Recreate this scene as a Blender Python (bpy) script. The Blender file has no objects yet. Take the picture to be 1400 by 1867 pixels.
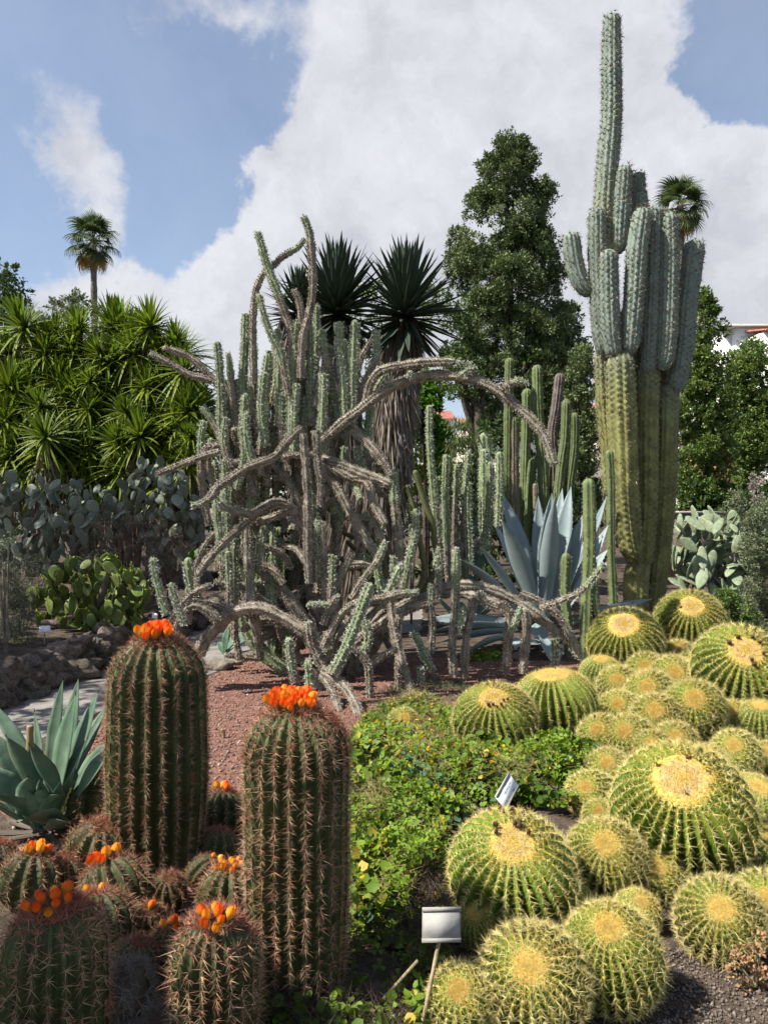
import bpy, bmesh, math, random
import numpy as np
from mathutils import Vector, Matrix

# ------------------------------------------------------------------ camera, sky, sun, exposure
SC = bpy.context.scene
COL = SC.collection
IMW, F, CX, CY, H = 1400.0, 1400.0, 700.0, 933.5, 1.7     # photograph width, focal length in its pixels, eye height (m)
cam_d = bpy.data.cameras.new("camera")
cam = bpy.data.objects.new("camera", cam_d); COL.objects.link(cam)
cam.location = (0, 0, H); cam.rotation_euler = (math.radians(90), 0, 0)
cam_d.sensor_fit = 'HORIZONTAL'; cam_d.sensor_width = 36.0; cam_d.lens = 36.0
cam_d.clip_start = 0.05; cam_d.clip_end = 2000
SC.camera = cam

SUN_AZ_X, SUN_AZ_Y, SUN_EL = -0.955, -0.297, math.radians(50)
SUN_DIR = Vector((SUN_AZ_X*math.cos(SUN_EL), SUN_AZ_Y*math.cos(SUN_EL), math.sin(SUN_EL))).normalized()   # towards the sun

world = bpy.data.worlds.new("World"); SC.world = world; world.use_nodes = True
wn, wl = world.node_tree.nodes, world.node_tree.links
wn.clear()
w_out = wn.new('ShaderNodeOutputWorld')
sky = wn.new('ShaderNodeTexSky'); sky.sky_type = 'NISHITA'; sky.sun_disc = False
sky.sun_elevation = SUN_EL; sky.sun_rotation = math.atan2(SUN_AZ_X, SUN_AZ_Y)
sky.air_density = 1.0; sky.dust_density = .8; sky.ozone_density = 1.6
bg_sky = wn.new('ShaderNodeBackground'); bg_sky.inputs[1].default_value = 0.078
wl.new(sky.outputs[0], bg_sky.inputs[0])
tc = wn.new('ShaderNodeTexCoord')
def wmath(op, a, b=None, clamp=False):
    n = wn.new('ShaderNodeMath'); n.operation = op; n.use_clamp = clamp
    for i, v in enumerate((a, b)):
        if v is None: continue
        if isinstance(v, (int, float)): n.inputs[i].default_value = v
        else: wl.new(v, n.inputs[i])
    return n.outputs[0]
def wnoise(scale, detail, rough, vec, w=0.0):
    n = wn.new('ShaderNodeTexNoise'); n.noise_dimensions = '4D'
    n.inputs['Scale'].default_value = scale; n.inputs['Detail'].default_value = detail
    n.inputs['Roughness'].default_value = rough; n.inputs['W'].default_value = w
    wl.new(vec, n.inputs['Vector']); return n
warp_n = wnoise(5.0, 6, 0.62, tc.outputs['Generated'], 3.1)
warp = wn.new('ShaderNodeVectorMath'); warp.operation = 'MULTIPLY_ADD'
sub = wn.new('ShaderNodeVectorMath'); sub.operation = 'SUBTRACT'
wl.new(warp_n.outputs['Color'], sub.inputs[0]); sub.inputs[1].default_value = (.5, .5, .5)
wl.new(sub.outputs[0], warp.inputs[0]); warp.inputs[1].default_value = (.26, .26, .26)
wl.new(tc.outputs['Generated'], warp.inputs[2])
fbm = wnoise(4.6, 10, 0.64, tc.outputs['Generated'], 7.7)
field = wmath('MULTIPLY', wmath('SUBTRACT', fbm.outputs['Fac'], 0.52), 4.6)
def sky_dir(px, py):
    return Vector(((px-CX)/F, 1.0, -(py-CY)/F)).normalized()
# banks of cloud (+) and clear stretches (-): direction, angular size, weight
BANKS = [(760, 330, .30, 1.2), (640, 430, .20, 1.0), (900, 150, .30, 1.2), (640, 60, .19, .9), (1080, 60, .2, 1.0), (1000, 420, .30, 1.2),
         (1320, 380, .26, 1.2), (1180, 480, .3, 1.0), (1390, 250, .12, .8), (560, 300, .12, .9), (470, 400, .10, 1.0), (480, 330, .08, .8),
         (150, 310, .10, 1.25), (85, 225, .09, 1.2), (195, 365, .08, 1.2), (60, 60, .16, .55), (330, 575, .15, 1.5), (400, 590, .15, 1.2), (70, 525, .10, 1.2), (230, 540, .12, 1.0), (360, 70, .12, 1.5),
         (180, 90, .12, .75), (320, 20, .10, .6), (700, 620, .3, .8),
         (330, 230, .20, -1.1), (250, 150, .22, -.8), (60, 120, .2, -.7), (330, 420, .11, -1.1), (30, 400, .13, -1.0), (410, 170, .09, -1.0), (350, 480, .07, -.6),
         (1345, 60, .13, -1.9), (1235, 215, .07, -.9), (1390, 120, .1, -1.3), (1300, 150, .08, -1.0)]
for px, py, r, wgt in BANKS:
    d = wn.new('ShaderNodeVectorMath'); d.operation = 'DISTANCE'
    wl.new(warp.outputs[0], d.inputs[0]); d.inputs[1].default_value = sky_dir(px, py)
    mr = wn.new('ShaderNodeMapRange'); mr.interpolation_type = 'SMOOTHSTEP'
    wl.new(d.outputs['Value'], mr.inputs['Value'])
    mr.inputs['From Min'].default_value = r; mr.inputs['From Max'].default_value = r*0.25
    mr.inputs['To Min'].default_value = 0; mr.inputs['To Max'].default_value = wgt
    field = wmath('ADD', field, mr.outputs[0])
mk = wn.new('ShaderNodeMapRange'); mk.interpolation_type = 'SMOOTHSTEP'
wl.new(field, mk.inputs['Value'])
mk.inputs['From Min'].default_value = 0.10; mk.inputs['From Max'].default_value = 1.25
mk.inputs['To Min'].default_value = 0.20; mk.inputs['To Max'].default_value = 0.97
shade = wnoise(4.2, 9, 0.62, warp.outputs[0], 1.3)
cr = wn.new('ShaderNodeValToRGB')
cr.color_ramp.elements[0].position = .36; cr.color_ramp.elements[0].color = (.66, .675, .74, 1)
cr.color_ramp.elements[1].position = .62; cr.color_ramp.elements[1].color = (1.0, 1.01, 1.06, 1)
wl.new(shade.outputs['Fac'], cr.inputs[0])
bg_cl = wn.new('ShaderNodeBackground'); bg_cl.inputs[1].default_value = 0.425
wl.new(cr.outputs[0], bg_cl.inputs[0])
mixs = wn.new('ShaderNodeMixShader')
wl.new(mk.outputs[0], mixs.inputs[0]); wl.new(bg_sky.outputs[0], mixs.inputs[1]); wl.new(bg_cl.outputs[0], mixs.inputs[2])
wl.new(mixs.outputs[0], w_out.inputs[0])

sun_d = bpy.data.lights.new("sun", 'SUN'); sun_d.energy = 5.0; sun_d.angle = math.radians(0.53); sun_d.color = (1.0, .95, .86)
sun = bpy.data.objects.new("sun", sun_d); COL.objects.link(sun)
sun.rotation_euler = (-SUN_DIR).to_track_quat('-Z', 'Y').to_euler()

SC.view_settings.view_transform = 'Standard'; SC.view_settings.look = 'None'
SC.view_settings.gamma = 1.0; SC.view_settings.use_curve_mapping = False
SC.view_settings.exposure = 1.08
SC.render.engine = 'CYCLES'
SC.cycles.max_bounces = 6; SC.cycles.transparent_max_bounces = 4

# ------------------------------------------------------------------ helpers
def P(px, py, d): return np.array([(px-CX)/F*d, d, H-(py-CY)/F*d])
def GD(py, z=0.0): return (H-z)*F/(py-CY)
def G(px, py, z=0.0): return P(px, py, GD(py, z))
def nrm(a):
    a = np.asarray(a, float); return a/np.maximum(np.linalg.norm(a, axis=-1, keepdims=True), 1e-9)

class MB:
    """collects numpy geometry, builds ONE mesh"""
    def __init__(s): s.V=[]; s.Q=[]; s.T=[]; s.A=[]; s.n=0
    def add(s, V, Q=None, T=None, a=None):
        V = np.asarray(V, np.float32).reshape(-1, 3)
        if Q is not None and len(Q): s.Q.append(np.asarray(Q, np.int32)+s.n)
        if T is not None and len(T): s.T.append(np.asarray(T, np.int32)+s.n)
        s.V.append(V); s.A.append(np.broadcast_to(np.asarray(0.0 if a is None else a, np.float32), (len(V),)))
        s.n += len(V); return s
    def mesh(s, name, mat, smooth=True):
        V = np.concatenate(s.V); Q = np.concatenate(s.Q) if s.Q else np.zeros((0,4),np.int32); T = np.concatenate(s.T) if s.T else np.zeros((0,3),np.int32)
        me = bpy.data.meshes.new(name)
        me.vertices.add(len(V)); me.vertices.foreach_set('co', V.ravel())
        nl = len(Q)*4+len(T)*3
        me.loops.add(nl); me.loops.foreach_set('vertex_index', np.concatenate([Q.ravel(), T.ravel()]).astype(np.int32))
        me.polygons.add(len(Q)+len(T))
        me.polygons.foreach_set('loop_start', np.concatenate([np.arange(len(Q))*4, len(Q)*4+np.arange(len(T))*3]).astype(np.int32))
        if smooth: me.polygons.foreach_set('use_smooth', np.ones(len(Q)+len(T), bool))
        at = me.attributes.new('age', 'FLOAT', 'POINT'); at.data.foreach_set('value', np.concatenate(s.A).astype(np.float32))
        me.materials.append(mat); me.update(calc_edges=True)
        return me

def obj(name, data, parent=None, loc=None):
    o = bpy.data.objects.new(name, data); COL.objects.link(o)
    if parent is not None: o.parent = parent
    if loc is not None: o.location = loc
    return o
def tag(o, label=None, cat=None, group=None, kind=None):
    if label: o['label'] = label
    if cat: o['category'] = cat
    if group: o['group'] = group
    if kind: o['kind'] = kind
    return o
def thing(name, label, cat, loc=(0,0,0), group=None):
    o = obj(name, None, None, loc); o.empty_display_size = .1
    return tag(o, label, cat, group)
def rel(V, loc): return np.asarray(V)-np.asarray(loc)

# ---- materials
def new_mat(name):
    m = bpy.data.materials.new(name); m.use_nodes = True
    return m, m.node_tree.nodes, m.node_tree.links
def mixc(n, l, fac, a, b, mode='MIX'):
    x = n.new('ShaderNodeMix'); x.data_type = 'RGBA'; x.blend_type = mode
    for s, v in ((0, fac), (6, a), (7, b)):
        if isinstance(v, (int, float)): x.inputs[s].default_value = v
        elif isinstance(v, (tuple, list)): x.inputs[s].default_value = (*v, 1) if len(v) == 3 else v
        else: l.new(v, x.inputs[s])
    return x.outputs[2]
def mat(name, c1, c2, scale=8, rough=.75, bump=0.0, bscale=None, island=0.0, orand=0.0, trans=0.0, c3=None, age=None, spec=.3, lo=.35, hi=.65, detail=5, bdist=.02):
    """two colours mixed by noise; c3: colour chosen by a share of islands; age: (colours at attribute 1)"""
    m, n, l = new_mat(name)
    if not any(w in name for w in ('plaster','label','glass','petal','wool','gold')):
        dk = lambda c: tuple(v*.78 for v in c)
        c1, c2 = dk(c1), dk(c2); c3 = (dk(c3[0]), c3[1]) if c3 else None; age = (dk(age[0]), dk(age[1])) if age else None
    b = n['Principled BSDF']; b.inputs['Roughness'].default_value = rough; b.inputs['Specular IOR Level'].default_value = spec
    co = n.new('ShaderNodeTexCoord')
    nz = n.new('ShaderNodeTexNoise'); nz.inputs['Scale'].default_value = scale; nz.inputs['Detail'].default_value = detail
    l.new(co.outputs['Object'], nz.inputs['Vector'])
    r = n.new('ShaderNodeMapRange'); l.new(nz.outputs['Fac'], r.inputs[0]); r.inputs[1].default_value = lo; r.inputs[2].default_value = hi
    col = mixc(n, l, r.outputs[0], c1, c2)
    if age is not None:
        at = n.new('ShaderNodeAttribute'); at.attribute_name = 'age'
        old = mixc(n, l, r.outputs[0], age[0], age[1])
        col = mixc(n, l, at.outputs['Fac'], col, old)
    if island or c3:
        g = n.new('ShaderNodeNewGeometry')
        if c3:
            st = n.new('ShaderNodeMapRange'); l.new(g.outputs['Random Per Island'], st.inputs[0])
            st.inputs[1].default_value = c3[1]; st.inputs[2].default_value = c3[1]+.03
            col = mixc(n, l, st.outputs[0], c3[0], col)
        if island:
            wn_ = n.new('ShaderNodeTexWhiteNoise'); wn_.noise_dimensions = '1D'; l.new(g.outputs['Random Per Island'], wn_.inputs['W'])
            hv = n.new('ShaderNodeHueSaturation'); l.new(col, hv.inputs['Color'])
            mr = n.new('ShaderNodeMapRange'); l.new(wn_.outputs['Value'], mr.inputs[0]); mr.inputs[3].default_value = 1-island; mr.inputs[4].default_value = 1+island
            l.new(mr.outputs[0], hv.inputs['Value'])
            mh = n.new('ShaderNodeMapRange'); l.new(g.outputs['Random Per Island'], mh.inputs[0]); mh.inputs[3].default_value = .5-island*.06; mh.inputs[4].default_value = .5+island*.06
            l.new(mh.outputs[0], hv.inputs['Hue']); col = hv.outputs[0]
    if orand:
        oi = n.new('ShaderNodeObjectInfo'); hv = n.new('ShaderNodeHueSaturation'); l.new(col, hv.inputs['Color'])
        mr = n.new('ShaderNodeMapRange'); l.new(oi.outputs['Random'], mr.inputs[0]); mr.inputs[3].default_value = 1-orand; mr.inputs[4].default_value = 1+orand
        l.new(mr.outputs[0], hv.inputs['Value'])
        wn2 = n.new('ShaderNodeTexWhiteNoise'); wn2.noise_dimensions = '1D'; l.new(oi.outputs['Random'], wn2.inputs['W'])
        mh = n.new('ShaderNodeMapRange'); l.new(wn2.outputs['Value'], mh.inputs[0]); mh.inputs[3].default_value = .5-orand*.07; mh.inputs[4].default_value = .5+orand*.07
        l.new(mh.outputs[0], hv.inputs['Hue']); col = hv.outputs[0]
    l.new(col, b.inputs['Base Color'])
    if bump:
        bz = n.new('ShaderNodeTexNoise'); bz.inputs['Scale'].default_value = bscale or scale*4; bz.inputs['Detail'].default_value = 6
        l.new(co.outputs['Object'], bz.inputs['Vector'])
        bp = n.new('ShaderNodeBump'); bp.inputs['Strength'].default_value = bump; bp.inputs['Distance'].default_value = bdist
        l.new(bz.outputs['Fac'], bp.inputs['Height']); l.new(bp.outputs[0], b.inputs['Normal'])
    if trans:
        out = n['Material Output']; tr = n.new('ShaderNodeBsdfTranslucent'); l.new(col, tr.inputs[0])
        ms = n.new('ShaderNodeMixShader'); ms.inputs[0].default_value = trans
        l.new(b.outputs[0], ms.inputs[1]); l.new(tr.outputs[0], ms.inputs[2]); l.new(ms.outputs[0], out.inputs[0])
    return m

M = {}
# ------------------------------------------------------------------ shape generators
def catmull(C, per=12):
    C = np.asarray(C, float)
    if len(C) == 2: return C[0]+(C[1]-C[0])*np.linspace(0,1,per)[:,None]
    Pd = np.vstack([2*C[0]-C[1], C, 2*C[-1]-C[-2]]); out=[]
    t = np.linspace(0,1,per,endpoint=False)[:,None]
    for i in range(len(C)-1):
        p0,p1,p2,p3 = Pd[i:i+4]
        out.append(.5*((2*p1)+(-p0+p2)*t+(2*p0-5*p1+4*p2-p3)*t*t+(-p0+3*p1-3*p2+p3)*t**3))
    out.append(C[-1:]); return np.vstack(out)
def polyline_at(Pd, cum, s):
    return np.stack([np.interp(s, cum, Pd[:,k]) for k in range(3)], 1)
def frames(Pt):
    T = nrm(np.gradient(Pt, axis=0)); N = np.zeros_like(T)
    ref = np.array([0,-1,0.]) if abs(T[0][1])<.8 else np.array([1.,0,0])
    v = ref-T[0]*ref.dot(T[0]); N[0]=v/np.linalg.norm(v)
    for i in range(1,len(T)):
        v = N[i-1]-T[i]*N[i-1].dot(T[i]); N[i]=v/max(np.linalg.norm(v),1e-9)
    return T, N, np.cross(T,N)
def ribfun(th, n, dep, sharp=1.0):
    x = (th*n/(2*np.pi)) % 1.0
    m = np.abs(x-.5)*2                       # 1 on the crest, 0 in the furrow
    if sharp < 0: return 1-dep*(1-m)**2      # rounded crest
    return 1-dep*(1-m**sharp)
def sweep(ctrl, rad, nrib=7, dep=.22, step=.05, spr=4, tip=1.1, base=0.0, sharp=1.0, bump=0.0, bump_sp=.06, wob=.04, seed=0, areole_sp=None, twist=0.0):
    """ribbed stem along control points; returns V,Q,s(0..1 per vertex), areoles(O,N,T,s)"""
    rng = np.random.default_rng(seed)
    Pd = catmull(ctrl); seg = np.linalg.norm(np.diff(Pd,axis=0),axis=1); cum = np.concatenate([[0],np.cumsum(seg)]); L = cum[-1]
    rad = np.asarray(rad, float)
    if rad.ndim == 0: rad = np.array([rad,rad])
    rf = lambda s: np.interp(s/L, np.linspace(0,1,len(rad)), rad)
    r_t = min(rad[-1]*tip, L*.6) if tip else 0
    n = max(4, int((L-r_t)/step)+1); s = np.linspace(0, L-r_t, n)
    if tip: s = np.concatenate([s, L-r_t+r_t*np.sin(np.linspace(0,np.pi/2,7)[1:])])
    ph = rng.uniform(0,6.28,4)
    def env(s):
        e = rf(s)*(1+wob*(np.sin(s/rad.max()*.9+ph[0])*.6+np.sin(s/rad.max()*2.3+ph[1])*.4))
        if tip:
            k = np.clip((s-(L-r_t))/r_t,0,1); e = e*np.sqrt(np.clip(1-k**2,.0004,1))
        if base: 
            k = np.clip(1-s/(rad[0]*base),0,1); e = e*np.sqrt(np.clip(1-k**2,.1,1))
        return e
    Pt = polyline_at(Pd,cum,s); T,N,B = frames(polyline_at(Pd,cum,np.linspace(0,L,max(len(s),8))))
    sl = np.linspace(0,L,max(len(s),8))
    ip = lambda A,q: nrm(np.stack([np.interp(q,sl,A[:,k]) for k in range(3)],1))
    Ns = ip(N,s); Ts = ip(T,s); Bs = np.cross(Ts,Ns)
    m = nrib*spr if nrib else spr
    th = np.arange(m)*2*np.pi/m+ph[2]*(0 if nrib==0 else 1)
    ring = ribfun(th-ph[2], nrib, dep, sharp) if nrib else np.ones(m)
    R = env(s)[:,None]*ring[None,:]
    if bump and nrib:
        crest = ((ring-(1-dep))/max(dep,1e-6))[None,:]
        off = (((np.arange(m)+spr//2)//spr)%nrib%2)*bump_sp*.5
        R = R*(1+bump*crest*(.55+.45*np.sin(s*3.1+ph[3]))[:,None]*np.cos((s[:,None]-off[None,:])/bump_sp*2*np.pi))
    tw = (twist*s)[:,None]
    ang = th[None,:]+tw
    V = Pt[:,None,:]+R[:,:,None]*(np.cos(ang)[:,:,None]*Ns[:,None,:]+np.sin(ang)[:,:,None]*Bs[:,None,:])
    k = len(s); i = np.arange(k-1)[:,None]*m; j = np.arange(m)[None,:]; j2=(j+1)%m
    Q = np.stack([i+j,i+j2,i+m+j2,i+m+j],-1).reshape(-1,4)
    sv = np.repeat(s/L,m)
    ar = None
    if areole_sp and nrib:
        q = np.arange(areole_sp*.5, L-r_t*.12, areole_sp); 
        Pq = polyline_at(Pd,cum,q); Nq=ip(N,q); Tq=ip(T,q); Bq=np.cross(Tq,Nq)
        tq = np.arange(nrib)*2*np.pi/nrib+ph[2]
        qq = q[:,None]+rng.uniform(-.3,.3,(len(q),nrib))*areole_sp*0
        a2 = tq[None,:]+(twist*q)[:,None]
        Nn = np.cos(a2)[:,:,None]*Nq[:,None,:]+np.sin(a2)[:,:,None]*Bq[:,None,:]
        k2 = np.clip((q-(L-r_t))/max(r_t,1e-6),0,1)
        Nt = nrm(Nn*np.sqrt(1-k2**2*.9)[:,None,None]+Tq[:,None,:]*k2[:,None,None])
        keep = rng.random((len(q),nrib)) > .14
        O = Pq[:,None,:]+env(q)[:,None,None]*Nn*(1-bump*.7)
        O = O+(Tq*areole_sp)[:,None,:]*(rng.uniform(-.4,.4,(1,nrib,1))+rng.uniform(-.16,.16,(len(q),nrib,1)))*(0 if bump else 1)
        if bump: O = O+(Tq*areole_sp*.5)[:,None,:]*(np.arange(nrib)%2)[None,:,None]
        kp = keep.ravel(); ar = (O.reshape(-1,3)[kp], Nt.reshape(-1,3)[kp], np.repeat(Tq,nrib,0)[kp], np.repeat(q/L,nrib)[kp])
    return V.reshape(-1,3), Q, sv, ar
def spines(O, N, k, length, w, spread=1.0, seed=0, lvar=.35, age=0.0, droop=None):
    """k needles (two crossed slivers each) per areole"""
    rng = np.random.default_rng(seed)
    O = np.repeat(O,k,0); N = np.repeat(N,k,0)
    if isinstance(age,np.ndarray): age = np.repeat(age,k)
    else: age = np.full(len(O),age)
    L = np.repeat(np.asarray(length),k) if np.ndim(length) else length
    d = rng.normal(size=O.shape); d -= N*(d*N).sum(1,keepdims=True); d = nrm(d)
    D = nrm(N*rng.uniform(.25,1.0,(len(O),1))+d*spread*rng.uniform(.3,1.15,(len(O),1)))
    if droop is not None: D = nrm(D+np.array([0,0,-droop]))
    ln = (L*rng.uniform(1-lvar,1+lvar,len(O)))[:,None] if np.ndim(L)==0 else (L*rng.uniform(1-lvar,1+lvar,len(O)))[:,None]
    s1 = nrm(np.cross(D,rng.normal(size=O.shape)))*w; s2 = np.cross(D,s1)
    V = np.stack([O+s1,O-s1,O+s2,O-s2,O+D*ln],1).reshape(-1,3)
    b = np.arange(len(O))[:,None]*5
    T = np.concatenate([b+np.array([[0,1,4]]),b+np.array([[2,3,4]])],0)
    return V,T,np.repeat(age,5)
def barrel(nrib, dep=.2, spr=6, rings=30, h=.9, sharp=1.0, power=.9, cut=2.75, crownr=.3, dip=.06, seed=0):
    """unit ribbed barrel, pole up; returns V,Q and fn for areoles"""
    ph = np.linspace(.02,cut,rings)
    def prof(p):
        r = np.sin(np.clip(p,0,np.pi))**power; z = np.cos(p)*h-dip*np.exp(-(r/.28)**2); return r,z
    r,z = prof(ph); m = nrib*spr; th = np.arange(m)*2*np.pi/m
    rb = ribfun(th,nrib,1.0,sharp)
    fade = dep*np.clip((r-crownr*.6)/.3,0,1)**.7
    R = r[:,None]*(1-fade[:,None]*(1-rb[None,:]))
    V = np.stack([R*np.cos(th),R*np.sin(th),np.repeat(z[:,None],m,1)],-1).reshape(-1,3)
    i=np.arange(rings-1)[:,None]*m; j=np.arange(m)[None,:]; j2=(j+1)%m
    Q=np.stack([i+j,i+m+j,i+m+j2,i+j2],-1).reshape(-1,4)
    top = len(V); V=np.vstack([V,[[0,0,z[0]]]]); T=np.stack([np.arange(m),(np.arange(m)+1)%m,np.full(m,top)],1)
    def areoles(p0,p1,n,jit=.0,seed=1):
        rg=np.random.default_rng(seed)
        p=np.linspace(p0,p1,n)[:,None]+rg.uniform(-jit,jit,(n,nrib)); t=np.broadcast_to(np.arange(nrib)*2*np.pi/nrib,(n,nrib))
        rr,zz=prof(p); O=np.stack([rr*np.cos(t),rr*np.sin(t),zz],-1)
        e=.02; r2,z2=prof(p+e); dr=(r2-rr)/e; dz=(z2-zz)/e
        nr=-dz; nz=dr; ln=np.sqrt(nr**2+nz**2); nr/=ln; nz/=ln
        sgn=np.where(nr*rr+nz*zz<0,-1,1); nr*=sgn; nz*=sgn
        N=np.stack([nr*np.cos(t),nr*np.sin(t),nz],-1)
        return O.reshape(-1,3),N.reshape(-1,3),np.repeat((p.mean(1)-p0)/(p1-p0),nrib)
    return V,Q,T,areoles,prof
def blade(base, tip, width, bend=0.0, up=(0,0,1), chan=.25, thick=.05, rows=12, prof=None, teeth=0, droop=0.0, seed=0):
    """thick channelled leaf from base to tip"""
    base=np.asarray(base,float); tip=np.asarray(tip,float); up=nrm(np.asarray(up,float)); L=np.linalg.norm(tip-base)
    ax=nrm(tip-base); nv=up-ax*up.dot(ax); nv=nrm(nv) if np.linalg.norm(nv)>1e-4 else nrm(np.cross(ax,[1,0,0]))
    t=np.linspace(0,1,rows); mid=(base+tip)/2+nv*bend*L
    C=((1-t)**2)[:,None]*base+(2*t*(1-t))[:,None]*mid+(t**2)[:,None]*tip
    Tn=nrm(np.gradient(C,axis=0)); S=nrm(np.cross(Tn,np.broadcast_to(nv,Tn.shape))); Nn=np.cross(S,Tn)
    if prof is None: prof=[(0,.62),(.15,.6),(.4,.95),(.55,1),(.75,.72),(.9,.32),(1,.015)]
    px,py=zip(*prof); w=np.interp(t,px,py)*width/2
    u=np.array([-1,-.55,0,.55,1.])
    topz=chan*np.abs(u)**1.4; botz=topz-thick*(1-u**2)*2-.004
    top=C[:,None,:]+w[:,None,None]*(u[None,:,None]*S[:,None,:]+topz[None,:,None]*Nn[:,None,:])
    bot=C[:,None,:]+w[:,None,None]*(u[None,:,None]*S[:,None,:]+botz[None,:,None]*Nn[:,None,:])
    V=np.concatenate([top.reshape(-1,3),bot.reshape(-1,3)]); n=5; off=rows*n; Q=[]
    for i in range(rows-1):
        for j in range(n-1):
            a=i*n+j; Q.append((a,a+1,a+n+1,a+n)); Q.append((off+a,off+a+n,off+a+n+1,off+a+1))
        a=i*n; Q.append((a,a+n,off+a+n,off+a)); a=i*n+n-1; Q.append((a,off+a,off+a+n,a+n))
    T=[]; ext=[]
    if teeth:
        for k in range(teeth):
            tt=.08+.84*k/teeth
            for sg in (-1,1):
                c=np.array([np.interp(tt,t,C[:,q]) for q in range(3)]); ww=np.interp(tt,t,w); sv=S[int(tt*(rows-1))]; tv=Tn[int(tt*(rows-1))]; nn=Nn[int(tt*(rows-1))]
                e=c+sg*sv*ww+nn*ww*chan; q=len(V)+len(ext); ext+= [e-tv*.008-sg*sv*.003,e+tv*.008-sg*sv*.003,e+sg*sv*.014+tv*.004]; T.append((q,q+1,q+2))
    if ext: V=np.vstack([V,ext])
    return V,np.array(Q),(np.array(T) if T else None)
def leaves(O, D, size, asp=.45, seed=0, fold=.15, svar=.35, nrand=.8):
    """leaf-shaped quads (two folded halves) at O growing along D"""
    rng=np.random.default_rng(seed); n=len(O); D=nrm(D)
    S=nrm(np.cross(D,nrm(rng.normal(size=(n,3))*nrand+np.array([0,0,1.0])))); U=np.cross(S,D)
    L=(size*rng.uniform(1-svar,1+svar,n))[:,None]; w=L*asp*.5
    a=O; c=O+D*L; b=O+D*L*.45+S*w+U*w*fold*2; d=O+D*L*.45-S*w+U*w*fold*2
    V=np.stack([a,b,c,d],1).reshape(-1,3); k=np.arange(n)[:,None]*4
    T=np.concatenate([k+np.array([[0,1,2]]),k+np.array([[0,2,3]])],0)
    return V,T
def tufted(centres, radii, tufts, per, leaf, asp, seed, flat=1.0, tuft_r=.3, inner=.25, outw=1.0, jitter=.8):
    """two-level crown: clumps -> tufts near each clump's skin -> leaves round each tuft"""
    rng=np.random.default_rng(seed); O=[];D=[]
    for c,r in zip(centres,radii):
        k=max(3,int(tufts))
        d=nrm(rng.normal(size=(k,3))+np.array([0,0,.25])); rr=r*rng.uniform(inner,1,(k,1))**.55
        tc_=np.asarray(c)+d*rr*np.array([1,1,flat])
        tr=r*tuft_r
        o=np.repeat(tc_,per,0)+rng.normal(size=(k*per,3))*tr*.45
        dd=nrm(np.repeat(d,per,0)*outw+rng.normal(size=(k*per,3))*jitter+np.array([0,0,.25]))
        O.append(o);D.append(dd)
    return leaves(np.vstack(O),np.vstack(D),leaf,asp,seed+1)
def inpoly(x,y,poly):
    poly=np.asarray(poly,float); inside=np.zeros(len(x),bool); j=len(poly)-1
    for i in range(len(poly)):
        xi,yi=poly[i];xj,yj=poly[j]
        c=((yi>y)!=(yj>y))&(x<(xj-xi)*(y-yi)/(yj-yi+1e-12)+xi); inside^=c; j=i
    return inside
def scatter_poly(poly,n,rng):
    poly=np.asarray(poly,float); lo=poly.min(0);hi=poly.max(0); out=np.zeros((0,2))
    while len(out)<n:
        q=rng.uniform(lo,hi,(n*2,2)); out=np.vstack([out,q[inpoly(q[:,0],q[:,1],poly)]])
    return out[:n]
def box(x0,x1,y0,y1,z0,z1):
    V=np.array([[x0,y0,z0],[x1,y0,z0],[x1,y1,z0],[x0,y1,z0],[x0,y0,z1],[x1,y0,z1],[x1,y1,z1],[x0,y1,z1]])
    Q=np.array([[0,3,2,1],[4,5,6,7],[0,1,5,4],[1,2,6,5],[2,3,7,6],[3,0,4,7]]); return V,Q
_bm=bmesh.new(); bmesh.ops.create_icosphere(_bm,subdivisions=3,radius=1); _bm.verts.ensure_lookup_table()
ICO_V=np.array([v.co[:] for v in _bm.verts]); ICO_T=np.array([[v.index for v in f.verts] for f in _bm.faces]); _bm.free()
_bm=bmesh.new(); bmesh.ops.create_icosphere(_bm,subdivisions=2,radius=1); _bm.verts.ensure_lookup_table()
ICO2_V=np.array([v.co[:] for v in _bm.verts]); ICO2_T=np.array([[v.index for v in f.verts] for f in _bm.faces]); _bm.free()
from mathutils import noise as mn
def rock_geo(sx,sy,sz,seed,rough=.28,lo=False):
    V0=ICO2_V if lo else ICO_V; T0=ICO2_T if lo else ICO_T; o=Vector((seed*7.3,seed*3.1,seed*1.7)); V=[]
    for v in V0:
        w=Vector(v); k=1+rough*mn.fractal(w*1.3+o,1.0,2.0,3)*1.3+rough*.35*mn.noise(w*5+o)
        V.append((v[0]*k*sx,v[1]*k*sy,v[2]*k*sz))
    return np.array(V),T0
def merge(V,Q,T,name,m,smooth=True,a=None): return MB().add(V,Q,T,a).mesh(name,m,smooth)
# ------------------------------------------------------------------ materials
M['soil']   = mat('soil', (.06,.045,.035), (.14,.105,.08), 9, .95, .9, 60, spec=.1)
M['red']    = mat('red_gravel', (.20,.105,.08), (.36,.20,.155), 14, .95, 1.0, 90, spec=.1, bdist=.03)
M['pebble'] = mat('pebble', (.22,.115,.09), (.36,.21,.165), 30, .95, .4, 120, island=.45, c3=((.42,.36,.31),.07), spec=.1)
M['path']   = mat('path_paving', (.21,.19,.175), (.31,.285,.265), 5, .9, .5, 70, spec=.15)
M['rock']   = mat('rock', (.14,.11,.09), (.30,.25,.20), 6, .95, .9, 30, orand=.3, spec=.12)
M['plaster']= mat('white_plaster', (.78,.78,.77), (.84,.84,.82), 1.5, .8, .1, 40)
M['plaster2']= mat('cream_plaster', (.62,.55,.45), (.7,.63,.52), 1.5, .85)
M['orange'] = mat('orange_plaster', (.56,.27,.12), (.66,.34,.16), 1.2, .85)
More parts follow.
